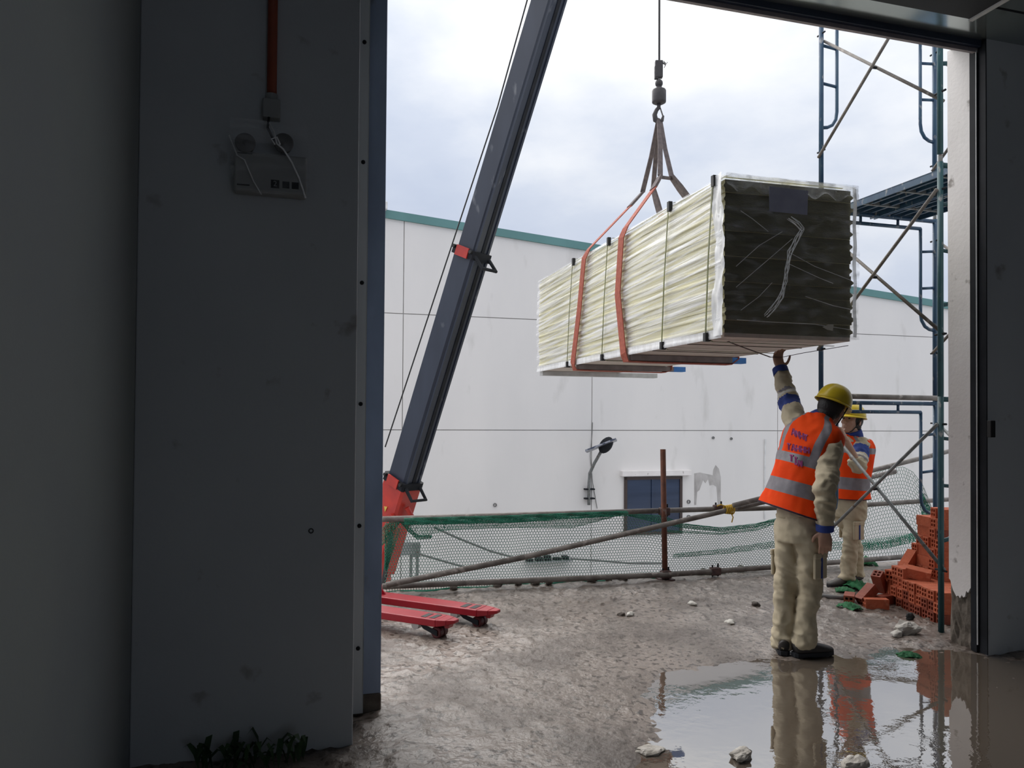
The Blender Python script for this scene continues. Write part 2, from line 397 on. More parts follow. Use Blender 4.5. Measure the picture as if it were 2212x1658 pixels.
# floor: mud-covered concrete, fine grid where the photograph shows it, real relief, a shallow basin for the puddle
pool_px = [(1385, 1700), (1400, 1590), (1424, 1500), (1440, 1458), (1600, 1428), (1660, 1424), (1760, 1412), (1850, 1410), (1960, 1400), (2075, 1402), (2230, 1420), (2500, 1500), (2500, 1900), (1500, 1900)]
pool = [un(flo(*p)) for p in pool_px]
def axis_vals(a0, f0, f1, a1, fine, coarse):
    return np.concatenate([np.arange(a0, f0, coarse), np.arange(f0, f1, fine), np.arange(f1, a1 + 1e-6, coarse), [a1]])
uu = axis_vals(-1.0, -0.7, 5.6, 9.0, .02, .5); nn_ = axis_vals(-8.0, 1.6, N_EDGE, N_EDGE, .02, .6)
GU, GN = np.meshgrid(uu, nn_, indexing='ij')
inside = np.zeros(GU.shape, bool); dist = np.full(GU.shape, 1e9)
for i in range(len(pool)):
    x1, y1 = pool[i][:2]; x2, y2 = pool[(i + 1) % len(pool)][:2]
    cond = ((y1 > GN) != (y2 > GN)) & (GU < (x2 - x1) * (GN - y1) / (y2 - y1 + 1e-12) + x1); inside ^= cond
    L2 = (x2 - x1) ** 2 + (y2 - y1) ** 2
    t_ = np.clip(((GU - x1) * (x2 - x1) + (GN - y1) * (y2 - y1)) / L2, 0, 1)
    dist = np.minimum(dist, np.hypot(GU - x1 - t_ * (x2 - x1), GN - y1 - t_ * (y2 - y1)))
sd = np.where(inside, -dist, dist)
wob = (fbm(GU * 2.5, GN * 2.5, 4, 3) - .5) * .5
bas = np.clip((.24 - (sd + wob)) / .34, 0, 1); bas = bas * bas * (3 - 2 * bas)
rough_z = .020 * (fbm(GU * 1.1, GN * 1.1, 3, 11) - .45) + .020 * (fbm(GU * 5, GN * 5, 4, 21) - .5)
clod = fbm(GU * 17, GN * 17, 4, 31); clod = np.clip((clod - .50) / .3, 0, 1) * .018
ridge = 1 - np.abs(2 * fbm(GU * 7 + 3 * fbm(GU, GN, 2, 5), GN * 9, 3, 41) - 1); ridge = (ridge ** 6) * .012
amp = .25 + .75 * np.clip(fbm(GU * .8, GN * .8, 2, 51) * 2.2 - .5, 0, 1)
fade = np.clip((N_EDGE - GN) / .5, 0, 1)
GZ = (rough_z + (clod + ridge) * amp) * (1 - .55 * bas) * (.35 + .65 * fade) - .021 * bas + .004
def floor_z(u, n):
    i = int(np.clip(np.searchsorted(uu, u), 1, len(uu) - 1)); j = int(np.clip(np.searchsorted(nn_, n), 1, len(nn_) - 1))
    return float(GZ[i, j])
def fz(p): a = un(p); return floor_z(a[0], a[1])
nu_, nv_ = GU.shape
P = np.stack([U.x * GU + N.x * GN, U.y * GU + N.y * GN, GZ], -1).reshape(-1, 3)
idx = np.arange(nu_ * nv_).reshape(nu_, nv_)
quads = np.stack([idx[:-1, :-1], idx[1:, :-1], idx[1:, 1:], idx[:-1, 1:]], -1).reshape(-1, 4)
me = bpy.data.meshes.new('floor'); me.from_pydata(P.tolist(), [], quads.tolist())
for p in me.polygons: p.use_smooth = True
mud = mat('wet_mud_concrete', (.252, .21, .182), (.118, .096, .083), rough=.18, scale=1.6, lo=.38, hi=.62, rough2=.5, bump=1.0, bscale=34, bdetail=8,
          c3=(.075, .058, .047), c3s=24, c3lo=.545, c3hi=.61, detail=8)
me.materials.append(mud)
fl = struct(bpy.data.objects.new('floor', me)); C.objects.link(fl)
# slab under the mud, and its outer edge
sb = MB().ubox(-1.0, 9.0, -8.0, N_EDGE - .005, -.45, -.05); struct(sb.build('floor_slab', M['raw_concrete']))
# water standing in the basin
wm = bpy.data.materials.new('muddy_water'); wm.use_nodes = True
t = wm.node_tree; b = t.nodes['Principled BSDF']
b.inputs['Base Color'].default_value = (.115, .092, .072, 1); b.inputs['Roughness'].default_value = .02; b.inputs['IOR'].default_value = 4.4
co = t.nodes.new('ShaderNodeTexCoord')
n1 = t.nodes.new('ShaderNodeTexNoise'); n1.inputs['Scale'].default_value = 14; n1.inputs['Detail'].default_value = 3
n0 = t.nodes.new('ShaderNodeTexNoise'); n0.inputs['Scale'].default_value = 1.3; n0.inputs['Detail'].default_value = 2
t.links.new(co.outputs['Object'], n1.inputs['Vector']); t.links.new(co.outputs['Object'], n0.inputs['Vector'])
mr = t.nodes.new('ShaderNodeMapRange'); mr.inputs['From Min'].default_value = .42; mr.inputs['From Max'].default_value = .7
mr.inputs['To Min'].default_value = .02; mr.inputs['To Max'].default_value = .16
t.links.new(n0.outputs['Fac'], mr.inputs['Value'])
bp = t.nodes.new('ShaderNodeBump'); bp.inputs['Distance'].default_value = .01
t.links.new(mr.outputs[0], bp.inputs['Strength']); t.links.new(n1.outputs['Fac'], bp.inputs['Height']); t.links.new(bp.outputs[0], b.inputs['Normal'])
wv = [W(.3, -2, -.0085), W(9, -2, -.0085), W(9, 6.4, -.0085), W(.3, 6.4, -.0085)]
struct(MB().add(wv, [(0, 1, 2, 3)]).build('puddle_water', wm))

# room shell
RB, RT = -7.9, 5.2       # back wall n, ceiling z
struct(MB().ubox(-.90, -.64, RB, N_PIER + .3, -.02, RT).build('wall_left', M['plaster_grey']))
pier = MB().ubox(-.64, .302, N_PIER, N_DOOR + .16, -.02, RT)
struct(pier.build('wall_front_left', M['plaster'], bevel=.006))
UW = un(on_n(2131, 900, 3.98))[0]
struct(MB().prism([W(UW, 3.98, -.02), W(9.0, 3.98, -.02), W(9.0, 4.22, -.02), W(UW + .2, 4.22, -.02), W(UW + .2, 4.035, -.02), W(UW, 4.035, -.02)], Z * (RT + .02)).build('wall_front_right', M['plaster']))
struct(MB().ubox(8.8, 9.0, RB, 4.0, -.02, RT).build('wall_right', M['plaster']))
bw = MB()          # far end of the hall, with an unseen opening added to light camera-facing surfaces
for a in ((-.9, 1.2, -.02, RT), (4.9, 9.0, -.02, RT), (1.2, 4.9, 3.5, RT)): bw.ubox(a[0], a[1], RB - .2, RB, a[2], a[3])
struct(bw.build('wall_back', M['plaster']))
struct(MB().ubox(-.9, 9.0, RB - .2, 4.22, RT, RT + .2).build('ceiling', M['plaster']))
struct(MB().ubox(-.3, 9.0, 3.99, 4.24, Z_LINTEL + .1, 7.5).build('wall_front_upper', M['plaster']))
struct(MB().ubox(-9, -.3, 4.0, 4.24, -3, 7.5).build('wall_outside_left', M['white_paint']))
# left jamb: track flange and box column
struct(MB().ubox(.306, U_L, 4.03, 4.2, .02, Z_LINTEL + .1).build('trim_1', M['jamb_steel'], bevel=.004))
tr = MB().ubox(.325, .379, 3.985, 4.0, .02, Z_LINTEL + .1).ubox(.376, .380, 3.985, 4.03, .02, Z_LINTEL + .1)
tk = struct(tr.build('trim_2', M['track_steel']))
for k in range(7):
    zc = .35 + k * .62
    MB().lathe(W(.352, 3.985, zc), [(.011, 0), (.011, .006), (.006, .010)], 8, axis=-N).build('track_bolt', M['dark_steel'], tk)
struct(MB().ubox(.303, U_L + .002, 4.02, 4.2, -.02, .10).build('trim_3', M['raw_concrete'], bevel=.01))
# right reveal, ragged plaster end over raw concrete
UV = un(on_n(2097, 900, 4.085))[0]
zs = [(.012, .40), (.025, .375), (.04, .385), (.05, .345), (.065, .335), (.075, .35), (.09, .325), (.105, .34), (.12, .33), (.13, .345), (.145, .365), (.16, .40), (.168, .43), (.18, .44)]
rev = [W(UV, 4.085, Z_LINTEL + .1), W(UV, 4.085, .42)] + [W(UV, 4.085 + a, z) for a, z in zs] + [W(UV, 4.27, Z_LINTEL + .1)]
struct(MB().prism(rev, U * .19).build('trim_4', M['white_paint']))
rc = MB()
cols = 8; rows = 9; grid = []
for j in range(rows):
    for i in range(cols):
        z = -.02 + .50 * j / (rows - 1); n = 4.095 + .18 * i / (cols - 1)
        grid.append(W(UV + .012 + (rnd.random() - .5) * .02 + (.015 if i == cols - 1 else 0), n, z))
fs = [(j * cols + i, j * cols + i + 1, (j + 1) * cols + i + 1, (j + 1) * cols + i) for j in range(rows - 1) for i in range(cols - 1)]
rc.add(grid, fs); rc.ubox(UV + .07, UV + .19, 4.09, 4.27, -.02, .52)
struct(rc.build('trim_5', M['raw_concrete']))
# right door frame: two bright strips between dark channels
struct(MB().ubox(U_R + .004, UW + .01, 4.03, 4.085, 0, Z_LINTEL + .1).ubox(UW - .006, UW + .002, 3.974, 4.032, 0, Z_LINTEL + .1).build('trim_6', M['dark_steel']))
rs = struct(MB().ubox(UV - .004, U_R + .004, 4.04, 4.085, 0, Z_LINTEL + .02).build('trim_7', M['dark_steel']))
MB().ubox(UV - .003, UV + .004, 4.034, 4.041, .05, Z_LINTEL).build('bright_strip', M['pvc_white'], rs)
MB().ubox(U_R + .002, U_R + .010, 4.023, 4.031, 0, Z_LINTEL - .02).build('bright_strip', M['pvc_white'], rs)
# lintel, soffit and shutter housing
li = struct(MB().ubox(.2, 4.62, 4.005, 4.10, Z_LINTEL + .015, Z_LINTEL + .062).build('trim_8', M['lintel']))
MB().ubox(.2, 4.45, 4.035, 4.06, Z_LINTEL - .012, Z_LINTEL + .016).build('lintel_lip', M['lintel_lip'], li)
sf = struct(MB().ubox(.2, 6.5, 2.6, 4.01, Z_LINTEL + .055, Z_LINTEL + .10).build('ceiling_soffit', M['soffit']))
MB().ubox(4.16, 4.30, 3.46, 3.53, Z_LINTEL + .048, Z_LINTEL + .056).build('slot', M['black'], sf)
MB().ubox(4.08, 6.5, 3.655, 3.663, Z_LINTEL + .05, Z_LINTEL + .056).build('seam', M['dark_steel'], sf)
MB().ubox(.3, 4.03, 2.6, 3.76, Z_LINTEL + .02, Z_LINTEL + .07).build('shutter_housing', M['housing'], sf)
MB().ubox(4.03, 4.06, 2.6, 3.765, Z_LINTEL + .01, Z_LINTEL + .07).build('housing_end_flange', M['pvc_white'], sf)
# yard below the platform
g = [Vector((-40, 5, YARD)), Vector((60, 5, YARD)), Vector((60, 70, YARD)), Vector((-40, 70, YARD))]
struct(MB().add(g, [(0, 1, 2, 3)]).build('ground', M['yard']))
# ---------------------------------------------------------------- building across the yard
NB = 18.0
g1 = un(on_n(860, 460, NB)); g2 = un(on_n(2012, 649, NB))
slope = (g2[2] - g1[2]) / (g2[0] - g1[0])
def gable(u): return g1[2] + slope * (u - g1[0])
bld = thing('building', 'long white panelled building with sloping green roof edge across the yard', 'building', W(g1[0], NB, YARD))
u1, u2 = un(on_n(1279, 800, NB))[0], un(on_n(1680, 800, NB))[0]; du = u2 - u1
u0 = un(on_n(872, 600, NB))[0]
joints = [u0 - 3 * du, u0 - 2 * du, u0 - du, u0, u1, u2, u2 + du, u2 + 2 * du, u2 + 3 * du]
z1, z2 = on_n(1280, 929, NB).z, on_n(1159, 690, NB).z
G = .010
for a, b_ in zip(joints[:-1], joints[1:]):
    for lo, hi in ((YARD, z1), (z1, z2), (z2, None)):
        t0 = gable(a) if hi is None else min(hi, gable(a)); t1 = gable(b_) if hi is None else min(hi, gable(b_))
        if t1 < lo + .1: continue
        poly = [W(a + G, NB, lo + G), W(b_ - G, NB, lo + G), W(b_ - G, NB, t1 - G), W(a + G, NB, t0 - G)]
        MB().prism(poly, N * .1).build('wall_panel', M['panel_white'], bld)
a, b_ = joints[0], joints[-1]
MB().prism([W(a, NB + .022, YARD), W(b_, NB + .022, YARD), W(b_, NB + .022, gable(b_) - .05), W(a, NB + .022, gable(a) - .05)], N * 9).build('wall_core', M['facade_gap'], bld)
MB().prism([W(u0 - .45, NB - .06, gable(u0 - .45) - .17), W(b_, NB - .06, gable(b_) - .17), W(b_, NB - .06, gable(b_) + .02), W(u0 - .45, NB - .06, gable(u0 - .45) + .02)], N * .2).build('roof_edge', M['roof_green'], bld)
gz = gable(u0 - .5)
go = MB().ubox(u0 - .62, u0 - .42, NB - .25, NB + .2, gz - .02, gz + .16).ubox(u0 - .58, u0 - .47, NB - .2, NB - .1, gz - .2, gz - .02)
go.build('gutter_outlet', M['pvc_white'], bld, bevel=.02)
# window with canopy
q0, q1 = on_n(1348, 1030, NB), on_n(1472, 1151, NB)
wu0, wz1 = un(q0)[0], q0.z; wu1, wz0 = un(q1)[0], q1.z
wf = MB(); f_ = .07
wf.ubox(wu0, wu0 + f_, NB - .05, NB + .05, wz0, wz1).ubox(wu1 - f_, wu1, NB - .05, NB + .05, wz0, wz1)
wf.ubox(wu0, wu1, NB - .05, NB + .05, wz1 - f_, wz1).ubox(wu0, wu1, NB - .05, NB + .05, wz0, wz0 + f_)
wmid = wu0 + (wu1 - wu0) * .48
win = wf.build('window_frame', M['window_frame'], bld)
for a, b_ in ((wu0 + f_, wmid - .03), (wmid + .03, wu1 - f_)):
    MB().ubox(a, b_, NB - .02, NB + .0, wz0 + f_, wz1 - f_).build('pane', M['glass_blue'], win)
MB().ubox(wmid - .03, wmid + .03, NB - .05, NB, wz0 + f_, wz1 - f_).build('mullion', M['glass_blue'], win)
cu0 = un(on_n(1340, 1020, NB))[0]; cu1 = un(on_n(1488, 1020, NB))[0]; cz0, cz1 = on_n(1340, 1028, NB).z, on_n(1340, 1016, NB).z
MB().ubox(cu0, cu1, NB - .14, NB + .02, cz0, cz1).build('window_canopy', M['white_paint'], bld, bevel=.01)
# pipe stubs and peeled plaster
for px, py, r in ((1540, 945, .035), (1579, 947, .035), (1487, 1083, .05), (1487, 1116, .055), (1069, 1090, .045)):
    p = on_n(px, py, NB); MB().lathe(p + N * .04, [(r, 0), (r, .07), (r * .7, .07), (r * .7, .02)], 12, axis=-N).build('pipe_stub', M['cable'], bld)
pe = [(1500, 1022), (1512, 1020), (1540, 1026), (1541, 1014), (1546, 1004), (1553, 1012), (1557, 1030), (1557, 1088), (1551, 1092), (1548, 1050), (1541, 1046), (1533, 1048), (1530, 1034), (1524, 1043), (1519, 1036), (1511, 1058), (1506, 1062), (1504, 1090), (1500, 1090)]
MB().prism([on_n(x, y, NB - .006) for x, y in pe], N * .01).build('peeled_patch', M['stain'], bld)
cd = MB().tube([on_n(1653, 948, NB - .02), on_n(1652, 1012, NB - .02), on_n(1652, 1120, NB - .02)], .022, 6); cd.build('wall_conduit', M['pvc_white'], bld)
cb = MB().tube([on_n(1280, 912, NB - .02), on_n(1279, 935, NB - .02), on_n(1275, 985, NB - .02), on_n(1280, 1040, NB - .02), on_n(1290, 1098, NB - .02)], .008, 5); cb.build('wall_cable', M['cable'], bld)

# street lamp fixed on that wall
lp = thing('street_lamp', 'solar street lamp on a bent arm fixed to the white building', 'street lamp', on_n(1273, 1090, NB - .12))
MB().tube([on_n(1272, 1090, NB - .12), on_n(1272, 1050, NB - .12), on_n(1274, 1022, NB - .16), on_n(1284, 1000, NB - .35), on_n(1300, 972, NB - .7)], .04, 8).build('arm', M['galv'], lp, smooth=True)
for y in (1056, 1076):
    MB().box(on_n(1273, y, NB - .08), (.25, .14, .035), RU).build('bracket', M['dark_steel'], lp)
hp = on_n(1309, 961, NB - .85)
MB().ell(hp, (.23, .12, .15), Matrix.Rotation(TH, 3, 'Z') @ Matrix.Rotation(R(-50), 3, 'Y')).build('lamp_head', M['dark_steel'], lp, smooth=True)
pl = [on_n(1264, 973, NB - 1.3), on_n(1330, 947, NB - 1.3), on_n(1333, 951, NB - .6), on_n(1268, 976, NB - .6)]
MB().hexa([p - Z * .02 for p in pl] + [p + Z * .02 for p in pl]).build('solar_panel', M['solar'], lp)

# things standing in the yard behind the net
cbn = thing('meter_cabinet', 'grey meter cabinet on two legs in the yard behind the net', 'cabinet', W(un(on_n(880, 1180, 14.5))[0], 14.5, YARD))
ca, cb2 = un(on_n(857, 1172, 14.5)), un(on_n(907, 1198, 14.5)); cm = (ca[0] + cb2[0]) / 2 + .06
MB().ubox(ca[0], cm, 14.5, 14.8, cb2[2], ca[2]).build('housing', M['grey_metal'], cbn, bevel=.01)
MB().ubox(cm, cb2[0], 14.44, 14.5, cb2[2] - .03, ca[2]).build('door', M['galv'], cbn, bevel=.01)
for u_ in (cm - .03, cm + .09):
    MB().ubox(u_, u_ + .05, 14.5, 14.55, YARD, cb2[2]).build('leg', M['galv'], cbn)
ya, yc = un(on_n(1138, 1216, NB - .2)), un(on_n(1236, 1206, NB - .2))
yb = thing('cable_tray', 'low dark cable tray along the foot of the white building behind the net', 'cable tray', W((ya[0] + yc[0]) / 2, NB - .2, ya[2]))
MB().ubox(ya[0], yc[0], NB - .25, NB - .01, ya[2], ya[2] + .03).build('tray', M['grey_metal'], yb)
for k in range(5):
    x0 = ya[0] + (yc[0] - ya[0]) * k / 5
    MB().ubox(x0 + .02, x0 + .15 + .03 * (k % 2), NB - .22, NB - .03, ya[2] + .03, ya[2] + .09 + .03 * (k % 3)).build('junction_box', M['dark_steel'], yb)
for k, (pts, lab) in enumerate((([(937, 1138), (985, 1160), (1060, 1190), (1120, 1206)], 'thin dark cable slanting down behind the left end of the net'),
                 ([(905, 1196), (960, 1212), (1010, 1226)], 'short slack cable running from the grey meter cabinet'),
                 ([(1232, 1206), (1290, 1210), (1360, 1216), (1440, 1216)], 'slack cable lying level behind the net under the window'))):
    solo(MB().tube([on_n(x, y, 14.0 + .3 * k) for x, y in pts], .022, 6), 'yard_cable', M['cable'], lab, 'cable')

# ---------------------------------------------------------------- crane in the yard
tipp = at(1425, -800, 7.45); P0 = at(872, 1035, 9.7)
ax = (tipp - P0).normalized()
sN = Vector((ax.y, -ax.x, 0)).normalized()
if sN.y > 0: sN = -sN
uN = sN.cross(ax).normalized()
if uN.z > 0: uN = -uN
def boom_at(py):
    lo, hi = -4.0, (tipp - P0).length
    for _ in range(60):
        md = (lo + hi) / 2
        if project(P0 + ax * md)[1] > py: lo = md
        else: hi = md
    return P0 + ax * lo
def section(mb, a, b, wd, ht, mi=0, ch=.03):
    prof = [(-1, -1, 1, 0), (-1, -1, 0, 1), (-1, 1, 0, -1), (-1, 1, 1, 0), (1, 1, -1, 0), (1, 1, 0, -1), (1, -1, 0, 1), (1, -1, -1, 0)]
    vs = []
    for p in (a, b):
        for x, y, cx, cy in prof: vs.append(p + sN * (x * wd / 2 + cx * ch) + uN * (y * ht / 2 + cy * ch))
    fs = [tuple(range(8)), tuple(range(15, 7, -1))] + [(i, (i + 1) % 8, 8 + (i + 1) % 8, 8 + i) for i in range(8)]
    mb.add(vs, fs, mi)
crn = thing('crane', 'mobile crane with a steep dark boom and red base in the yard', 'crane', Vector((P0.x - ax.x * 1.2, P0.y - ax.y * 1.2, YARD)))
j1, j0 = boom_at(548), boom_at(1038)
b1 = MB(); section(b1, j0 - ax * .3, j1, .28, .335); o1 = b1.build('boom_section', M['crane_dark'], crn)
b2 = MB(); section(b2, j1 - ax * .3, tipp + ax * .2, .255, .305); o2 = b2.build('boom_section', M['crane_dark'], crn)
for (o, a, b_, wd, ht) in ((o1, j0, j1, .28, .335), (o2, j1, tipp, .255, .305)):   # rails along the underside
    for s_, wth, hh in ((.10, .03, .03), (-.01, .05, .016), (-.10, .03, .03)):
        mb = MB(); c0 = a + uN * (ht / 2) + sN * s_; c1 = b_ + uN * (ht / 2) + sN * s_
        mb.ribbon([c0, c1], sN, wth, hh); mb.build('boom_rail', M['crane_dark'] if s_ != -.01 else M['dark_steel'], o)
def collar(p, wd, ht, col):
    mb = MB(); section(mb, p - ax * .05, p + ax * .05, wd + .04, ht + .04, ch=.02); c = mb.build('boom_collar', M['dark_steel'], crn)
    mb = MB(); mb.box(p + sN * (wd / 2 + .025), (.02, .2, .12), Matrix([sN, uN, ax]).transposed()); mb.build('collar_plate', M[col], c)
    e0 = p + uN * (ht / 2) + sN * .12; e1 = p + uN * (ht / 2) - sN * .12; dn = uN * .17 - ax * .10
    mb = MB().tube([e0, e0 + dn, e1 + dn, e1], .022, 8); mb.build('hook_keeper', M['dark_steel'], c)
    for s_ in (-1, 1):
        mb = MB().lathe(p + sN * (wd / 2 + .02) + uN * s_ * ht * .42 + ax * .03, [(.022, 0), (.022, .03)], 8, axis=sN); mb.build('bolt', M['black'], c)
collar(j1, .28, .335, 'crane_red'); collar(j0, .31, .36, 'crane_red')
b3 = MB(); section(b3, j0 - ax * 1.25, j0 - ax * .04, .33, .40); bs = b3.build('boom_base_section', M['crane_red'], crn)
def on_side(px, py):
    d = ray(px, py); p0 = j0 + sN * .172
    return CAMP + d * ((p0 - CAMP).dot(sN) / d.dot(sN))
MB().prism([on_side(830, 1093), on_side(837, 1094), on_side(832, 1105)], sN * .004).build('warning_sticker', M['gold_label'], bs)
mb = MB().lathe(j0 - ax * .42 + uN * .16 + sN * .17, [(.06, 0), (.06, .05), (.03, .05), (.03, .08)], 14, axis=sN); mb.build('pivot_pin', M['crane_red'], bs)
mb = MB().tube([j0 - ax * .25 + uN * .24 + sN * .05, j0 - ax * .33 + uN * .30, j0 - ax * .5 + uN * .28], .035, 8); mb.build('hose_guide', M['crane_red'], bs)
cbx = j0 - ax * 1.1
MB().lathe(Vector((cbx.x - .1, cbx.y + .05, -1.25)), [(.30, 0), (.30, .5), (.24, .6), (.22, 1.0)], 18).build('slewing_column', M['crane_red'], crn)
MB().box((cbx.x - 2.6, cbx.y + .1, -1.4), (6.0, 1.9, .3)).build('truck_bed', M['crane_dark'], crn, bevel=.03)
for sx in (-.3, -4.6):
    for sy in (-.8, 1.0):
        MB().lathe((cbx.x + sx, cbx.y + sy - .14, YARD + .5), [(.2, 0), (.45, 0), (.5, .05), (.5, .23), (.45, .28), (.2, .28)], 20, axis=(0, 1, 0)).build('wheel', M['black'], crn)
MB().tube([at(1150, -40, 8.45), at(1075, 230, 8.8), at(832, 965, 9.75)], .009, 6).build('winch_cable', M['wire'], crn)
MB().tube([at(845, 1150, 9.3), at(838, 1200, 9.2), at(828, 1262, 9.1)], .03, 6).build('hydraulic_hose', M['black'], crn)

# hook block
def hk(px, py, dY=0): return at(px, py, 7.45 + dY)
hb = thing('crane_hook', 'dark crane hook with cylindrical weight hanging on a wire rope', 'hook', hk(1424, 262))
MB().tube([tipp, hk(1425, -300), hk(1424, 140)], .010, 6).build('wire_rope', M['wire'], hb)
wd = MB().box(hk(1423, 150), (.075, .05, .17)).box(hk(1418, 157), (.04, .04, .13)); wd.build('rope_socket', M['hook'], hb, bevel=.008)
wt = MB()
for k in range(5): wt.tube([hk(1428, 136), hk(1434 + k, 132 + 2 * k), hk(1439 - k, 138 + 2 * k), hk(1442 - 2 * k, 134 + 3 * k)], .003, 4)
wt.build('frayed_wire', M['wire'], hb)
MB().ell(hk(1423.5, 180), (.038, .038, .040)).build('swivel_ball', M['hook'], hb, smooth=True)
mpx = .004485
MB().lathe(hk(1423.5, 224), [(.045, 0), (.066, .012), (.068, .02), (.068, .125), (.062, .137), (.03, .15), (.026, .17)], 24).build('hook_weight', M['hook'], hb, smooth=True)
hc = [hk(1423, 224), hk(1423, 232), hk(1418, 238), hk(1414, 248), hk(1416, 259), hk(1423, 264), hk(1430, 260), hk(1433, 250)]
MB().tube(hc, [.020, .019, .020, .024, .026, .024, .019, .010], 10).build('hook_body', M['hook'], hb, smooth=True)
MB().ribbon([hk(1426, 233), hk(1432, 251)], Vector((0, 1, 0)), .02, .008).build('safety_latch', M['hook'], hb)

# ---------------------------------------------------------------- the hanging bundle
A = at(1566, 718, 5.2)
Ld = Vector((-.258, .966, 0)).normalized(); Wd = Vector((Ld.y, -Ld.x, 0))
LL, NP, PH = 4.3, 12, .087
TOP = NP * PH
ld = thing('panel_bundle', 'film-wrapped bundle of cream insulation panels hanging from the orange slings', 'panel bundle', A, math.atan2(Ld.y, Ld.x))
def lc(t, s, z): return Vector((t, -s, z))
def lw(t, s, z): return A + Ld * t + Wd * s + Z * z
for k in range(NP):
    z0 = k * PH; js, jt = (rnd.random() - .5) * .014, (rnd.random() - .5) * .02
    prof = [(0, .0005), (1, .0005), (1, .018), (1.022, .034), (1.022, .044), (1, .058), (1, PH - .0005), (0, PH - .0005), (0, .062), (-.010, .048), (-.010, .038), (0, .026)]
    vs = [lc(jt, s + js, z0 + z) for s, z in prof] + [lc(LL + jt, s + js, z0 + z) for s, z in prof]
    n = len(prof)
    fs = [tuple(range(n)), tuple(reversed(range(n, 2 * n)))] + [(i, (i + 1) % n, n + (i + 1) % n, n + i) for i in range(n)]
    mi = [1, 1] + [0] * n
    MB().add(vs, fs, mi).build('insulation_panel', [M['panel_side'], M['panel_core']], ld, local=True)
def wavy(fn, na, nb, amp, ka=3.0, kb=12.0):                      # crinkled sheet of film
    mb = MB(); vs = []
    for i in range(na):
        for j in range(nb):
            a_, b_ = i / (na - 1), j / (nb - 1); p, nrm = fn(a_, b_); vs.append(p + nrm * amp * 2 * float(fbm(np.array(a_ * ka), np.array(b_ * kb + a_ * 2), 4, na + nb) - .4))
    mb.add(vs, [(i * nb + j, (i + 1) * nb + j, (i + 1) * nb + j + 1, i * nb + j + 1) for i in range(na - 1) for j in range(nb - 1)])
    return mb
wavy(lambda a, b: (lc(-.01 + a * (LL + .02), -.02 - .012 * math.sin(b * math.pi), -.02 + b * (TOP + .05)), Vector((0, 1, 0))), 70, 70, .012, 5, 26).build('stretch_film', M['film'], ld, smooth=True, local=True)
wavy(lambda a, b: (lc(-.01 + a * (LL + .02), -.02 + b * 1.06, TOP + .02 + .012 * math.sin(b * 3.14)), Vector((0, 0, 1))), 60, 16, .014).build('stretch_film', M['film'], ld, smooth=True, local=True)
wavy(lambda a, b: (lc(-.01 + a * (LL + .02), 1.035, -.02 + b * (TOP + .05)), Vector((0, -1, 0))), 60, 16, .012).build('stretch_film', M['film_clear'], ld, smooth=True, local=True)
wavy(lambda a, b: (lc(-.035, -.02 + a * 1.06, -.02 + b * (TOP + .05)), Vector((-1, 0, 0))), 40, 40, .02, 6, 6).build('end_film', M['film_clear'], ld, smooth=True, local=True)
# bunched white film at the corners and along the top edge
wavy(lambda a, b: (lc(-.035 + a * .12 + .015 * math.sin(b * 9), -.033, -.02 + b * (TOP + .06)), Vector((0, 1, 0))), 9, 40, .016).build('bunched_film', M['film_white'], ld, smooth=True, local=True)
wavy(lambda a, b: (lc(-.022 + a * .02, 1.000 + a * .045 + .004 * math.sin(b * 23), -.0 + b * (TOP + .02)), Vector((-1, 0, 0))), 4, 40, .003).build('bunched_film', M['film_white'], ld, smooth=True, local=True)
wavy(lambda a, b: (lc(-.045 + b * .01, -.02 + a * 1.05, TOP - .10 * (1 - b) * (.5 + .5 * math.sin(a * 17) ** 2) + b * .03), Vector((-1, 0, 0))), 44, 6, .02).build('bunched_film', M['film_mid'], ld, smooth=True, local=True)
wavy(lambda a, b: (lc(LL * (.0 + a), -.03, -.035 + b * .06), Vector((0, 1, 0))), 60, 5, .012).build('bunched_film', M['film_white'], ld, smooth=True, local=True)
wavy(lambda a, b: (lc(-.02 + a * LL, -.024 + b * .07, TOP + .012 + b * .02), Vector((0, 0, 1))), 60, 5, .016).build('bunched_film', M['film_white'], ld, smooth=True, local=True)
# crumpled strand of film and sheet on the end face
def endp(px, py, off=.05):                      # point on the end face seen at a pixel
    d = ray(px, py); p0 = A - Ld * off
    return CAMP + d * ((p0 - CAMP).dot(Ld) / d.dot(Ld))
st = MB()
for k in range(6):
    ph = k * 1.3
    pts = [endp(x + 5 * math.sin(ph + y * .05), y + 3 * math.cos(ph), .05 + .006 * k) for x, y in ((1705, 470), (1722, 482), (1733, 495), (1722, 515), (1706, 545), (1700, 580), (1696, 610), (1688, 640), (1670, 665), (1655, 682))]
    st.tube(pts, [.0015, .003, .0035, .003, .003, .0024, .0024, .003, .0024, .002], 5)
st.build('film_strand', M['film_white'], ld)
for ln in (((1590, 575), (1640, 530), (1690, 500)), ((1590, 620), (1660, 560), (1712, 515)), ((1705, 545), (1760, 575), (1838, 605)), ((1705, 570), (1770, 600), (1800, 612)), ((1600, 670), (1640, 640), (1668, 610)), ((1592, 690), (1660, 695), (1760, 700), (1838, 712)), ((1600, 455), (1625, 472), (1660, 500)), ((1740, 640), (1800, 660), (1838, 668))):
    MB().ribbon([endp(x, y, .048) for x, y in ln], Z, .004, .0015).build('film_crease', M['film_white'], ld)
sh = [endp(1662, 402, .052), endp(1746, 412, .052), endp(1744, 464, .052), endp(1662, 456, .052)]
MB().prism(sh, Ld * .002).build('label_sheet', M['label'], ld)
MB().prism([endp(1777, 706, .052), endp(1790, 700, .052), endp(1801, 700, .052), endp(1799, 714, .052), endp(1788, 712, .052)], Ld * .003).build('paper_scrap', M['white_cloth'], ld)
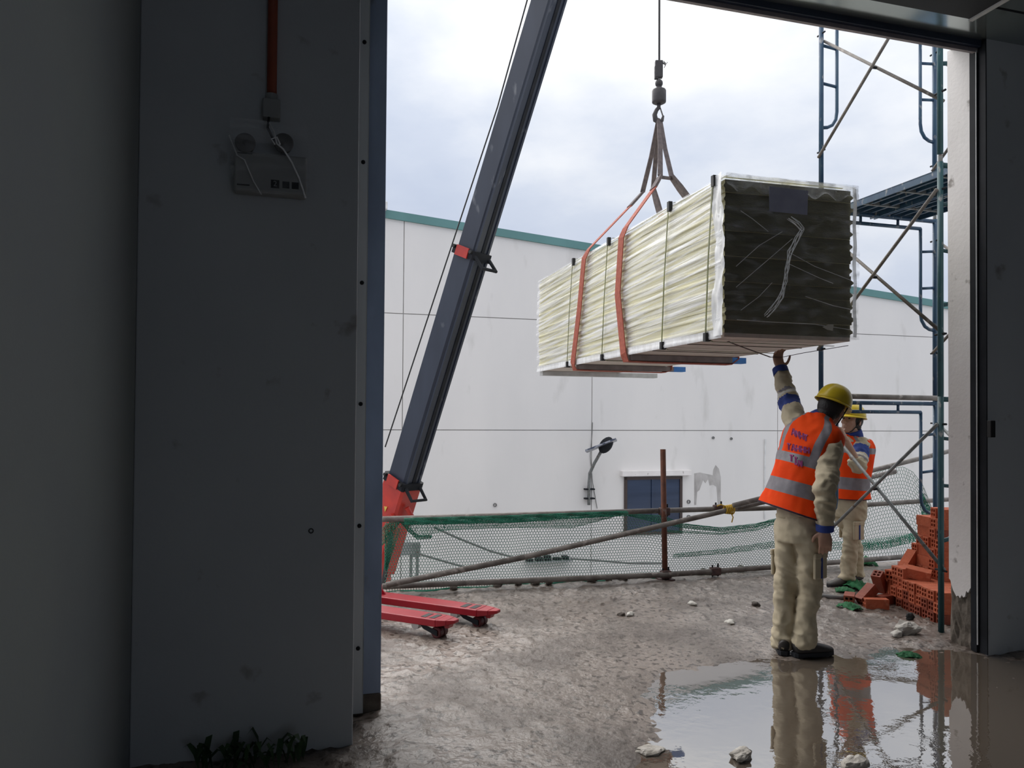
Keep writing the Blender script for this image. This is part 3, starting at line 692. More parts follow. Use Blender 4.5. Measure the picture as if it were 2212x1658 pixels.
MB().box(lc(LL / 2, .5, -.012), (LL - .02, 1.0, .03)).build('base_board', M['board'], ld, local=True)
for t_ in (.55, 1.15, 2.25, 3.4): MB().box(lc(t_, .5, -.029), (.012, .98, .006)).build('board_seam', M['raw_concrete'], ld, local=True)
for t_, s1, m1, m2, wd_ in ((1.60, 1.13, 'batten', 'batten_blue', .09), (2.93, 1.22, 'batten', 'batten_blue', .09), (4.22, 1.5, 'batten_white', 'batten_white', .12)):
    b_ = MB().box(lc(t_, (s1 - .14) / 2 - .0, -.055), (wd_, s1 - .14, .05)).build('batten', M[m1], ld, local=True)
    MB().box(lc(t_, s1 - .07, -.055), (wd_ + .002, .14, .052)).build('batten_end', M[m2], b_, local=True)
for px0, px1 in ((1551, 1536), (1454, 1440), (1321, 1309), (1244, 1233)):
    tt = []
    for px in (px0, px1):
        r_ = (px - 1106) / F; tt.append((A.x - r_ * A.y) / (.258 + .966 * r_))
    tm = sum(tt) / 2
    pts = [lc(tt[0], 1.0, TOP + .045), lc(tt[0], .0, TOP + .045), lc(tt[0], -.045, TOP + .02), lc(tm, -.052, TOP / 2), lc(tt[1], -.045, -.01), lc(tt[1], .01, -.045), lc(tt[1], 1.0, -.045)]
    s_ = MB().ribbon(pts, Vector((1, 0, 0)), .016, .003).build('packing_strap', M['strap'], ld, local=True)
    MB().box(lc(tt[0], -.035, TOP + .01), (.035, .03, .075)).build('corner_guard', M['black'], s_, local=True)
    MB().box(lc(tt[1], -.035, -.015), (.035, .04, .06)).build('corner_guard', M['black'], s_, local=True)
lo = [endp(1538, 724, -.35), at(1600, 748, 5.5), at(1664, 771, 5.52), at(1690, 771, 5.52), at(1735, 762, 5.45), at(1832, 746, 5.40)]
MB().ribbon(lo, Ld, .016, .004).build('loose_strap', M['coupler'], ld)

# two lifting slings
def sling(label, tt, JL, JR, SL, SR, tie):
    tp, tm, tb = tt
    sg = thing('lifting_sling', label, 'sling', lw(tb, .5, -.1))
    path_l = [SL, lw(tp, -.03, TOP + .055), lw(tp * .6 + tm * .4, -.055, TOP - .03), lw(tm, -.062, TOP * .5), lw(tb, -.055, -.02), lw(tb, -.03, -.088), lw(tb, .2, -.092), lw(tb, .98, -.092), lw(tb, 1.05, -.05), lw(tm, 1.055, TOP * .5), lw(tp, 1.05, TOP + .03), SR]
    MB().ribbon(path_l, Ld, .115, .008).build('webbing', M['orange_web'], sg)
    for a, b_ in ((JL, SL), (JR, SR)):
        MB().ribbon([a, a * .5 + b_ * .5, b_], Ld, [.07, .10, .10], .022).build('sleeve', M['grey_web'], sg)
    hkp = hk(1422, 258); hk2 = hk(1427, 262)
    for a, h_, sd_ in ((JL, hkp, 1), (JR, hk2, -1)):
        mid = a * .5 + h_ * .5
        MB().ribbon([h_ + Z * .01, mid + Vector((.01 * sd_, 0, 0)), a], Vector((.9, .4, 0)), [.035, .045, .05], .012).build('leg', M['grey_web'], sg)
    if tie: MB().ribbon([JL - Z * .01, JR - Z * .015], Z, .03, .008).build('tie', M['grey_web'], sg)
sling('orange lifting sling nearer the dark end of the bundle', (1.62, 1.72, 1.60), at(1426, 380, 6.98), at(1451, 382, 7.1), at(1411, 408, 6.93), at(1487, 430, 7.08), True)
sling('orange lifting sling nearer the far pale end of the bundle', (2.54, 2.72, 2.93), at(1388, 415, 7.8), at(1411, 407, 7.9), at(1360, 446, 7.75), at(1426, 462, 7.95), False)

# ---------------------------------------------------------------- scaffold
F1 = flo(2033, 1367); f1u, f1n, _ = un(F1)
FW, FK, LH = 1.25, 1.30, 1.7
def make_frame(paint, label):
    r = thing('walkthrough_scaffold', label, 'scaffold', (0, 0, 0), TH, 'walk-through frames of the blue scaffold')
    def tb(nm, pts, rad, pa=None):
        return MB().tube(pts, rad, 10).build(nm, M[paint], pa or r, smooth=True, local=True)
    for x, s in ((0, 1), (FW, -1)):
        p = tb('post', [(x, 0, 0), (x, 0, LH)], .021)
        MB().tube([(x, 0, LH - .05), (x, 0, LH + .05)], .017, 10).build('spigot', M['galv'], p, local=True)
        xi = x + s * .165
        q = tb('inner_post', [(xi, 0, LH - .10), (xi, 0, .82), (xi - s * .012, 0, .75), (xi - s * .05, 0, .695), (xi - s * .10, 0, .67), (x, 0, .66)], .0155)
        for z in (1.40, 1.06): tb('rung', [(x, 0, z), (xi, 0, z - .015)], .013)
        for z in (.45, 1.5):
            MB().tube([(x, -.05, z), (x, .05, z)], .008, 6).build('brace_pin', M['dark_steel'], p, local=True)
    tb('top_bar', [(0, 0, LH - .02), (FW, 0, LH - .02)], .019)
    tb('lower_bar', [(.165, 0, LH - .10), (FW - .165, 0, LH - .10)], .0165)
    for x in (.42, FW - .42): tb('strut', [(x, 0, LH - .02), (x, 0, LH - .10)], .013)
    return r
fA = make_frame('teal_paint', 'x'); fB = make_frame('blue_paint', 'x')
nf2 = f1n + FK
fA.location = W(f1u, f1n, 0); fA['label'] = 'lowest scaffold frame of the near side, its post in front of the bricks'
dup(fA, W(f1u, f1n, LH), 'middle scaffold frame of the near side, beside the white door reveal')
dup(fA, W(f1u, f1n, 2 * LH + .06), 'top scaffold frame of the near side, reaching up behind the lintel')
fB.location = W(f1u, nf2, 0); fB['label'] = 'lowest scaffold frame of the far side, standing between the two workers'
dup(fB, W(f1u, nf2, LH), 'middle scaffold frame of the far side, under the blue deck')
dup(fB, W(f1u, nf2, 2 * LH + .06), 'top scaffold frame of the far side, standing above the blue deck')
def cross_brace(u, z0, label, off=0.0):
    b = thing('cross_brace', label, 'brace', W(u, f1n, z0 + .45), 0, 'cross braces of the scaffold')
    a = [W(u + .03, f1n, z0 + .45), W(u + .03, nf2, z0 + 1.5)]; c = [W(u - .03, f1n, z0 + 1.5), W(u - .03, nf2, z0 + .45)]
    for p in (a, c):
        mb = MB().tube([p[0], p[1]], .013, 8); mb.build('brace_tube', M['galv'] if z0 < 1 else M['old_pipe'], b, smooth=True)
    m = (a[0] + a[1]) / 2
    MB().tube([m - U * .045, m + U * .0 - U * .015], .012, 8).build('pivot', M['dark_steel'], b)
for k, nm in enumerate(('lowest', 'middle', 'top')):
    cross_brace(f1u, k * LH, 'crossed %s scaffold brace on the side towards the hanging bundle' % nm)
    cross_brace(f1u + FW, k * LH, 'crossed %s scaffold brace on the side behind the white reveal' % nm)
def deck(u0_, u1_, z, label):
    d = thing('scaffold_deck', label, 'deck', W((u0_ + u1_) / 2, f1n, z), 0, 'blue steel scaffold decks')
    MB().ubox(u0_, u1_, f1n - .10, nf2 + .10, z + .035, z + .045).build('deck_plate', M['blue_paint'], d)
    for a, b_ in ((u0_, u0_ + .012), (u1_ - .012, u1_)): MB().ubox(a, b_, f1n - .10, nf2 + .10, z - .012, z + .045).build('deck_edge', M['blue_paint'], d)
    for k in range(3):
        uu_ = u0_ + (u1_ - u0_) * (k + 1) / 4
        MB().ubox(uu_ - .012, uu_ + .012, f1n - .08, nf2 + .08, z + .005, z + .034).build('stiffener', M['blue_paint'], d)
    for n_ in (f1n + .25, f1n + .65, nf2 - .25): MB().ubox(u0_ + .012, u1_ - .012, n_ - .012, n_ + .012, z + .0, z + .03).build('cross_rib', M['galv'], d)
    for n_ in (f1n, nf2):
        for u_ in (u0_ + .06, u1_ - .06): MB().tube([W(u_, n_ - .035, z + .03), W(u_, n_ - .03, z - .005), W(u_, n_, z - .0), W(u_, n_ + .02, z + .03)], .008, 6).build('deck_hook', M['galv'], d)
deck(f1u + .20, f1u + .62, 2 * LH - .012, 'blue steel deck plank nearer the hanging bundle, up on the scaffold')
deck(f1u + .65, f1u + 1.07, 2 * LH - .012, 'blue steel deck plank nearer the white reveal, up on the scaffold')
pk = MB().tube([W(f1u + .02, nf2 - .06, LH + .035), W(f1u + FW + .02, nf2 - .06, LH + .03)], .024, 10)
pk = solo(pk, 'loose_pipe', M['old_pipe'], 'short grey pipe lying along the lowest far scaffold frame', 'pipe', smooth=True)
hs = [flo(x, y, .02) for x, y in ((1766, 1288), (1778, 1287), (1795, 1289), (1815, 1291), (1832, 1287))]
solo(MB().tube(hs, .02, 8), 'hose', M['cable'], 'short grey hose lying on the mud beside the loose bricks', 'hose', smooth=True)

# ---------------------------------------------------------------- guard rail and poles along the platform edge
gr = thing('guard_rail', 'rusty pipe guard rail with one upright along the platform edge', 'guard rail', flo(1433, 1250))
nr = 6.60
pb = on_n(1437, 1247, nr); pt = on_n(1432, 970, nr)
po = MB().tube([pb - Z * .08, pt], .026, 12).build('post', M['rust'], gr, smooth=True)
MB().ubox(un(pb)[0] - .07, un(pb)[0] + .07, nr - .07, nr + .07, 0, .015).build('base_plate', M['coupler'], gr)
MB().tube([on_n(826, 1121, nr + .05), on_n(1575, 1098, nr + .05)], .025, 12).build('top_rail', M['old_pipe'], gr, smooth=True)
MB().tube([on_n(1560, 1100, nr + .10), on_n(1855, 1091, nr + .10), on_n(2080, 1076, nr + .10)], .024, 12).build('top_rail', M['old_pipe'], gr, smooth=True)
MB().tube([on_n(826, 1266, nr - .02), on_n(1434, 1241, nr - .055), on_n(1700, 1222, nr - .05), on_n(2080, 1192, nr - .02)], .025, 12).build('bottom_rail', M['old_pipe'], gr, smooth=True)
def coupler(px, py, n_):
    p = on_n(px, py, n_); c = MB().box(p, (.10, .07, .075), RU).build('coupler', M['coupler'], gr, bevel=.012)
    MB().tube([p + U * .03 - Z * .05, p + U * .03 + Z * .07], .008, 6).build('coupler_bolt', M['dark_steel'], c)
    MB().tube([p - U * .03 - Z * .05, p - U * .03 + Z * .06], .008, 6).build('coupler_bolt', M['dark_steel'], c)
for px, py, n_ in ((1435, 1104, nr + .03), (1438, 1240, nr - .03), (1552, 1098, nr + .05), (1545, 1233, nr - .05)): coupler(px, py, n_)
solo(MB().tube([on_n(834, 1263, nr - .10), on_n(1132, 1203, nr - .10)], .025, 12).tube([on_n(1132, 1203, nr - .10), on_n(1934, 1018, nr - .10)], .024, 12), 'leaning_pipe', M['old_pipe'], 'long grey pipe slanting across the net from the floor up behind the workers', 'pipe', smooth=True)
solo(MB().tube([on_n(1584, 1091, nr - .17), on_n(2090, 964, nr - .17)], .023, 12), 'leaning_pipe', M['old_pipe'], 'upper slanting grey pipe tied on with yellow rope, running to the white reveal', 'pipe', smooth=True)
yr = MB()
cp = on_n(1573, 1100, nr - .10)
for k in range(5):
    ang = k * .5; c0 = cp + U * (-.03 + .018 * k)
    yr.tube([c0 + (N * math.cos(a) + Z * math.sin(a)) * (.036 + .002 * k) for a in [i * math.pi / 5 for i in range(11)]], .007, 5)
yr.tube([cp - Z * .03 + U * .03, cp - Z * .07 + U * .035 - N * .03, cp - Z * .12 + U * .02 - N * .03], .006, 5)
yr.tube([cp + Z * .03 - U * .03, cp + Z * .05 - U * .08, cp + Z * .035 - U * .12], .006, 5)
solo(yr, 'lashing_rope', M['yellow_rope'], 'knotted yellow rope lashing the slanting pipes to the guard rail', 'rope')

# green net: real hexagon mesh
def hexsheet(S, ncol, nrow, th, name, m, parent):
    vs, fs = [], []; W2 = 2 * ncol + 2
    for j in range(nrow + 1):
        for i in range(W2):
            y = j + (.17 if (i + j) % 2 == 0 else -.17)
            vs.append(S(i / (W2 - 1), min(max(y / nrow, 0), 1)))
    for j in range(nrow):
        for s in range(0, W2 - 2):
            if (s + j) % 2 == 0:
                fs.append((j * W2 + s, j * W2 + s + 1, j * W2 + s + 2, (j + 1) * W2 + s + 2, (j + 1) * W2 + s + 1, (j + 1) * W2 + s))
    o = MB().add(vs, fs).build(name, m, parent)
    md = o.modifiers.new('cords', 'WIREFRAME'); md.thickness = th; md.use_even_offset = False; md.use_replace = True; md.use_boundary = True
    return o
def poly_at(pl, a):
    L = len(pl) - 1; x = a * L; i = min(int(x), L - 1); f_ = x - i
    return pl[i] * (1 - f_) + pl[i + 1] * f_
def resample(px, n_, k=60):
    xs = [p[0] for p in px]; ys = [p[1] for p in px]
    out = []
    for i in range(k + 1):
        x = xs[0] + (xs[-1] - xs[0]) * i / k
        out.append(on_n(x, float(np.interp(x, xs, ys)), n_))
    return out
def ruled(top, bot, wave, kk=3.1, off=0.0):
    def S(a, b):
        p = poly_at(bot, a) * (1 - b) + poly_at(top, a) * b
        return p + N * (off + wave * math.sin(a * 40 + b * 4) * math.sin(b * math.pi) + wave * .5 * math.sin(a * 90 + kk))
    return S
ntg = thing('safety_net', 'green mesh safety net sagging along the guard rail at the platform edge', 'net', flo(1433, 1262))
topL = resample([(832, 1124), (1350, 1108), (1400, 1112), (1475, 1131), (1560, 1141), (1640, 1132), (1760, 1100), (1850, 1045), (1905, 1014), (1945, 1006), (1968, 1012), (1990, 1040), (2012, 1098)], nr + .12)
botL = resample([(832, 1284), (1100, 1268), (1430, 1250), (1700, 1226), (2012, 1200)], nr + .12)
hexsheet(ruled(topL, botL, .02), 200, 26, .0058, 'net_sheet', M['net_pale'], ntg)
def band(t_px, b_px, nc, nrow, th, off, m='net'):
    x0, x1 = t_px[0][0], t_px[-1][0]
    hexsheet(ruled(resample(t_px, nr + .05), resample(b_px, nr + .05), .012, off=off), nc, nrow, th, 'net_fold', M[m], ntg)
band([(872, 1118), (1100, 1112), (1352, 1102)], [(872, 1130), (1100, 1126), (1352, 1112)], 150, 5, .007, -.035)
band([(872, 1122), (1100, 1114), (1352, 1104)], [(872, 1134), (1100, 1130), (1352, 1112)], 150, 5, .007, .035)
band([(878, 1124), (910, 1126), (962, 1124)], [(878, 1130), (905, 1162), (962, 1146)], 22, 10, .005, .03)
band([(866, 1121), (884, 1140), (903, 1157), (934, 1157)], [(866, 1128), (884, 1149), (903, 1166), (934, 1163)], 26, 4, .008, .04)
band([(826, 1140), (846, 1126), (868, 1119)], [(826, 1178), (846, 1150), (868, 1124)], 14, 8, .008, .01)
band([(960, 1122), (1060, 1122), (1300, 1112), (1345, 1104)], [(960, 1146), (1060, 1140), (1240, 1140), (1345, 1112)], 110, 9, .005, .02)
band([(1360, 1110), (1435, 1114), (1475, 1131), (1560, 1140), (1640, 1131), (1680, 1120)], [(1360, 1114), (1435, 1132), (1475, 1140), (1560, 1148), (1640, 1139), (1680, 1126)], 90, 4, .008, .03)
band([(1440, 1146), (1560, 1152), (1640, 1143), (1680, 1130)], [(1440, 1150), (1560, 1156), (1640, 1147), (1680, 1133)], 60, 3, .005, .05)
band([(1460, 1198), (1560, 1188), (1680, 1170), (1850, 1172), (2000, 1150)], [(1460, 1206), (1560, 1198), (1680, 1184), (1850, 1188), (2000, 1162)], 110, 4, .006, .05)
band([(1845, 1176), (1920, 1168), (1985, 1150)], [(1845, 1192), (1920, 1184), (1985, 1168)], 40, 5, .008, .02)
band([(1990, 1050), (2014, 1098)], [(1996, 1112), (2016, 1114)], 14, 9, .007, .03)
band([(832, 1130), (866, 1142)], [(832, 1230), (836, 1232)], 16, 26, .006, .02)
ed = resample([(832, 1282), (1100, 1266), (1430, 1249), (1700, 1225), (2012, 1199)], nr + .10)
MB().tube([p + Z * .01 + N * .03 * math.sin(i) for i, p in enumerate(ed)], .010, 5).build('edge_cord', M['net'], ntg)
# ---------------------------------------------------------------- pallet jack
tip = flo(1089, 1312, .135); far = flo(826, 1277, .135)
jd = (tip - far); jd.z = 0; jd.normalize(); jp = Vector((jd.y, -jd.x, 0))
if jp.y > 0: jp = -jp
tip = Vector((tip.x, tip.y, 0))
pj = thing('pallet_jack', 'red pallet jack with its forks poking out from behind the left jamb', 'pallet jack', tip - jd * 1.3 + jp * .28)
def J(b, s, z): return tip - jd * b + jp * s + Z * z
J0 = J
for s0 in (0.0, .37):
    fk = MB(); FWD = .165
    def J(b, s, z, o_=.13 * (s0 > 0)): return J0(b + o_ * max(0, 1 - b / 1.2), s, z)
    def ring(b, ins, zb): return [J(b, s0 + ins, zb), J(b, s0 + FWD - ins, zb), J(b, s0 + FWD - ins, .137), J(b, s0 + ins, .137)]
    sec = [ring(0, .055, .115), ring(.06, .025, .10), ring(.14, 0, .088), ring(1.22, 0, .082)]
    for i in range(3): fk.hexa([sec[i][0], sec[i][1], sec[i + 1][1], sec[i + 1][0], sec[i][3], sec[i][2], sec[i + 1][2], sec[i + 1][3]])
    fo = fk.build('fork', M['jack_red'], pj, bevel=.006)
    for b0 in (.17, .25):
        MB().prism([J(b0, s0 + .03, .1375), J(b0 + .045, s0 + .03, .1375), J(b0 + .045, s0 + FWD - .03, .1375), J(b0, s0 + FWD - .03, .1375)], Z * .0015).build('slot', M['black'], fo)
    MB().hexa([J(.06, s0 + .05, .075), J(.06, s0 + .11, .075), J(.09, s0 + .11, .075), J(.09, s0 + .05, .075), J(.045, s0 + .05, .11), J(.045, s0 + .11, .11), J(.105, s0 + .11, .11), J(.105, s0 + .05, .11)]).build('entry_foot', M['jack_red'], fo)
    for b0 in (.155,):
        for s1 in (.032, .088):
            wl = MB().lathe(J(b0, s0 + s1, .041), [(.012, 0), (.034, .0), (.041, .006), (.041, .042), (.034, .048), (.012, .048)], 20, axis=jp); wh = wl.build('load_roller', M['wheel_red'], pj, smooth=False)
            MB().lathe(J(b0, s0 + s1 - .001, .041), [(.015, 0), (.015, .05)], 12, axis=jp).build('hub', M['chrome'], wh)
    for s1 in (.022, .142):
        MB().hexa([J(.135, s0 + s1, .022), J(.26, s0 + s1, .06), J(.26, s0 + s1 + .006, .06), J(.135, s0 + s1 + .006, .022), J(.135, s0 + s1, .06), J(.31, s0 + s1, .10), J(.31, s0 + s1 + .006, .10), J(.135, s0 + s1 + .006, .06)]).build('wheel_arm', M['dark_steel'], pj)
    MB().lathe(J(.34, s0 + .02, .075), [(.03, 0), (.03, .125)], 14, axis=jp).build('pivot_roller', M['chrome'], pj)
    MB().prism([J(1.0, s0 + .07, .137), J(1.22, s0 + .07, .137), J(1.22, s0 + .07, .36)], jp * .012).build('gusset', M['jack_red'], pj)
J = J0
MB().hexa([J(1.2, -.0, .10), J(1.2, .585, .10), J(1.26, .585, .10), J(1.26, 0, .10), J(1.2, .12, .40), J(1.2, .46, .40), J(1.26, .46, .40), J(1.26, .12, .40)]).build('head_plate', M['jack_red'], pj, bevel=.01)
MB().lathe(J(1.36, .29, .12), [(.07, 0), (.07, .38), (.04, .40), (.04, .5)], 18).build('pump', M['jack_red'], pj)
MB().hexa([J(1.24, .18, .14), J(1.24, .40, .14), J(1.45, .36, .14), J(1.45, .22, .14), J(1.24, .18, .2), J(1.24, .40, .2), J(1.45, .36, .2), J(1.45, .22, .2)]).build('pump_base', M['jack_red'], pj)
for s1 in (.20, .33): MB().lathe(J(1.40, s1, .09), [(.03, 0), (.088, 0), (.09, .01), (.09, .045), (.088, .05), (.03, .05)], 20, axis=jp).build('steer_wheel', M['black'], pj)
MB().tube([J(1.42, .29, .5), J(1.60, .29, 1.15)], .018, 10).build('handle', M['black'], pj)
MB().tube([J(1.60, .29, 1.15), J(1.62, .20, 1.2), J(1.65, .21, 1.3), J(1.65, .37, 1.3), J(1.62, .38, 1.2), J(1.60, .29, 1.15)], .012, 8).build('grip', M['black'], pj)

# ---------------------------------------------------------------- hollow bricks (80 x 80 x 180 mm, four holes)
def brick_mesh(name, m):
    B, Lb, h = .080, .180, .022
    xs = [-B / 2, -B / 2 + .013, -.0055, .0055, B / 2 - .013, B / 2]
    vs, fs = [], []
    for y in (-Lb / 2, Lb / 2):
        for z in xs:
            for x in xs: vs.append((x, y, z + B / 2))
    idx_ = lambda e, j, i: e * 36 + j * 6 + i
    for e in (0, 1):
        for j in range(5):
            for i in range(5):
                if i in (1, 3) and j in (1, 3): continue
                q = (idx_(e, j, i), idx_(e, j, i + 1), idx_(e, j + 1, i + 1), idx_(e, j + 1, i)); fs.append(q if e == 0 else q[::-1])
    for (a, b_) in (((0, 0), (0, 5)), ((0, 5), (5, 5)), ((5, 5), (5, 0)), ((5, 0), (0, 0))):
        fs.append((idx_(0, *a), idx_(1, *a), idx_(1, *b_), idx_(0, *b_)))
    for j in (1, 3):
        for i in (1, 3):
            c = [(j, i), (j, i + 1), (j + 1, i + 1), (j + 1, i)]
            for k in range(4): fs.append((idx_(0, *c[k]), idx_(0, *c[(k + 1) % 4]), idx_(1, *c[(k + 1) % 4]), idx_(1, *c[k])))
    me = bpy.data.meshes.new(name); me.from_pydata(vs, [], fs); me.materials.append(M[m])
    bm = bmesh.new(); bm.from_mesh(me)
    bmesh.ops.dissolve_limit(bm, angle_limit=.01, verts=bm.verts, edges=bm.edges) if False else None
    bmesh.ops.recalc_face_normals(bm, faces=bm.faces); bm.to_mesh(me); bm.free()
    return me
BM = [brick_mesh('hollow_brick', 'brick'), brick_mesh('hollow_brick_wet', 'brick_dark')]
def brick(p, rot, label, group=None, wet=0):
    o = bpy.data.objects.new('hollow_brick', BM[wet]); C.objects.link(o); o.location = p
    o.rotation_euler = rot
    return tag(o, label, 'brick', group)
bd = Vector((-.07, .9975, 0)); be = Vector((.9975, .07, 0))           # rows run along bd, bricks point along be
brz = math.atan2(be.y, be.x) - math.pi / 2
bc = flo(2034, 1352); bc.z = 0
ORD = ('first', 'second', 'third', 'fourth', 'fifth', 'sixth', 'seventh', 'eighth', 'ninth')
def stack(c, nrow, ncourse, ndeep, where, group, frm='from the camera', skip=()):
    for k in range(ncourse):
        for d_ in range(ndeep):
            for i in range(nrow):
                if (k, i) in skip or (d_ and not (i == 0 or k == ncourse - 1)): continue        # buried bricks the photograph shows nothing of
                p = c + bd * (.042 + .083 * i + (rnd.random() - .5) * .004) + be * (.09 + .184 * d_ + (rnd.random() - .5) * .022) + Z * (k * .0815)
                lab = 'brick in %s, %s course up, %s %s%s' % (where, ORD[k], ORD[i], frm, ' inside' if d_ else '')
                brick(p, (0, 0, brz + (rnd.random() - .5) * .04), lab, group, 1 if k == 0 or rnd.random() < .12 else 0)
stack(bc, 8, 3, 2, 'the low stack', 'bricks of the low stack')
for i in (6, 7): brick(bc + bd * (.042 + .083 * i) + be * .09 + Z * .2445, (0, 0, brz + .03), 'brick alone on top of the low stack, the %s one' % ('nearer', 'farther')[i - 6], 'fourth course of the low stack')
tc_ = Vector((3.43, 6.14, 0))
stack(tc_, 4, 9, 2, 'the tall stack', 'bricks of the tall stack', skip={(k, i) for k in (4, 5, 7, 8) for i in (2, 3)})
for k in (4, 5, 7, 8):      # stretchers laid along the far flank of the tall stack
    brick(tc_ + bd * (.042 + .083 * 2.5 + .006) + be * (.045 + .01 * (k % 2)) + Z * (k * .0815), (0, 0, brz + math.pi / 2 + .03), 'brick turned sideways on the far flank of the tall stack, %s course up' % ORD[k], 'sideways bricks of the tall stack')
    brick(tc_ + bd * (.042 + .083 * 2.5 + .006) + be * (.130 + .01 * (k % 2)) + Z * (k * .0815), (0, 0, brz + math.pi / 2), 'brick behind a sideways one in the tall stack, %s course up' % ORD[k], 'sideways bricks of the tall stack')
stack(tc_ + bd * .335, 1, 6, 1, 'the half-height row', 'half-height row of the tall stack')
for i in (0, 1): brick(tc_ + bd * (.06 + .09 * i) + be * .12 + Z * .7335, (0, 0, brz + .1 - .2 * i), 'brick capping the very top of the tall stack, the %s one' % ('nearer', 'farther')[i], 'bricks on top of the tall stack')
def tumbled(px, py, Y, axis, lab, wet=0, roll=0.0):      # centre, direction of the long axis
    a = Vector(axis).normalized(); z = Z - a * a.z
    z = Vector((1, 0, 0)) - a * a.x if z.length < .2 else z
    z.normalize(); x = a.cross(z); m = Matrix([x, a, z]).transposed() @ Matrix.Rotation(roll, 3, 'Y')
    c = at(px, py, Y); lo = min((m @ Vector((sx * .04, sy * .09, sz * .04))).z for sx in (-1, 1) for sy in (-1, 1) for sz in (-1, 1))
    if c.z + lo < .005: c.z = .005 - lo
    brick(c - m @ Vector((0, 0, .04)), m.to_euler(), lab, None, wet)
tumbled(1835, 1293, 6.40, (.45, .9, 0), 'leftmost brick of the tumbled bricks, lying end-on on the mud', 1)
tumbled(1872, 1283, 6.34, (.74, .30, .60), 'long brick leaning up to the right from the left end of the heap', 1)
tumbled(1900, 1256, 6.48, (-.40, -.35, .85), 'brick standing tilted on its end above the tumbled heap', 1)
tumbled(1892, 1309, 6.24, (.98, -.12, 0), 'brick lying flat in front of the tumbled heap, its long side showing')
tumbled(1911, 1296, 6.36, (.9, .4, 0), 'brick half hidden behind the flat one in front of the heap', 1)
tumbled(1933, 1240, 6.48, (.80, .58, -.05), 'brick lying crosswise on top of the heap with ridged side up')
tumbled(1927, 1277, 6.45, (.12, .1, 1), 'brick standing upright between the tumbled heap and the low stack')
tumbled(1916, 1262, 6.62, (.5, .8, .15), 'dark brick at the back of the tumbled heap', 1)
tumbled(1964, 1210, 6.50, (.62, .35, .66), 'brick sliding down the flank of the tall stack')
tumbled(1950, 1232, 6.62, (.4, .8, .3), 'brick wedged low behind the sliding one, against the tall stack', 1)
tumbled(1984, 1238, 6.22, (.80, -.55, -.14), 'tilted brick lying loose on top of the low stack', 0, .25)
# reveal-side column of plain brick sides beyond the post
stack(bc + be * .40 + bd * .0, 2, 2, 1, 'the pile touching the reveal', 'bricks against the door reveal')

# ---------------------------------------------------------------- odds and ends on the floor
def chunk(p, r, name, m, label, cat, flat=.6, seed=0, group=None):
    rr = random.Random(seed); mb = MB().ell((0, 0, 0), (r, r * .7, r * flat), seg=18, rings=12); of_ = Vector((rr.random() * 50, 3, 1))
    mb.v = [v * (1 + .55 * mnoise.noise(v * (1.6 / r) + of_) + .22 * mnoise.noise(v * (4 / r) + of_)) + Vector((0, 0, r * flat * .7)) for v in mb.v]
    o = mb.build(name, M[m], None, smooth=r < .06); o.location = p; o.rotation_euler = (0, 0, rr.random() * 6)
    return tag(o, label, cat, group)
def onf(px, py, dz=0):
    p = flo(px, py); p.z = fz(p) + dz - .004; return p
chunk(onf(1962, 1372), .085, 'plaster_lump', 'rubble', 'white plaster lump lying in the wet in front of the low brick stack', 'rubble', .62, 3)
chunk(onf(1938, 1376), .05, 'plaster_lump', 'rubble', 'smaller white plaster piece touching the big lump on its left', 'rubble', .45, 4)
chunk(onf(1577, 1348), .05, 'styrofoam_piece', 'white_cloth', 'small flat pale scrap on the mud left of the front worker', 'scrap', .30, 5)
chunk(onf(1495, 1308), .045, 'styrofoam_piece', 'white_cloth', 'white scrap on the mud under the guard rail near the hose end', 'scrap', .35, 6)
chunk(onf(1362, 1332), .035, 'paper_scrap', 'white_cloth', 'crumpled white scrap beside dark clods in the middle of the mud', 'scrap', .6, 7)
chunk(onf(1342, 1331), .03, 'mud_clod', 'mud_clod', 'dark clod next to the crumpled white scrap in the middle of the mud', 'clod', .6, 8)
chunk(onf(1633, 1310), .035, 'mud_clod', 'mud_clod', 'dark clod on the mud left of the front worker behind the flat scrap', 'clod', .6, 9)
chunk(onf(1965, 1341), .03, 'dark_block', 'black', 'small black block at the foot of the low brick stack', 'block', 1.1, 10)
chunk(onf(1405, 1618), .07, 'stone', 'rubble', 'flat pale stone showing in the mud at the bottom edge left of the water', 'stone', .22, 11)
chunk(onf(1846, 1650), .07, 'stone', 'rubble', 'flat pale stone breaking the water at the bottom edge', 'stone', .45, 12)
chunk(onf(1603, 1632), .06, 'stone', 'rubble', 'flat stone breaking the water left of the workers reflection', 'stone', .40, 13)
CR = ('second', 'third', 'fourth', 'fifth', 'sixth', 'seventh', 'eighth', 'tenth', 'eleventh', 'ninth', 'first', 'twelfth')
for i, (x, y) in enumerate(((1075, 1269), (1120, 1268), (1155, 1265), (1185, 1264), (1280, 1258), (1315, 1256), (1345, 1254), (1560, 1237), (1600, 1233), (1520, 1241), (980, 1274), (1640, 1230))):
    chunk(onf(x, y, .0), .035 + .02 * rnd.random(), 'mortar_clod', 'mud_clod', 'dark mortar crumb at the bottom edge of the net, %s from the left' % CR[i], 'clod', .6, 40 + i, 'mortar crumbs under the net')
cl = MB()
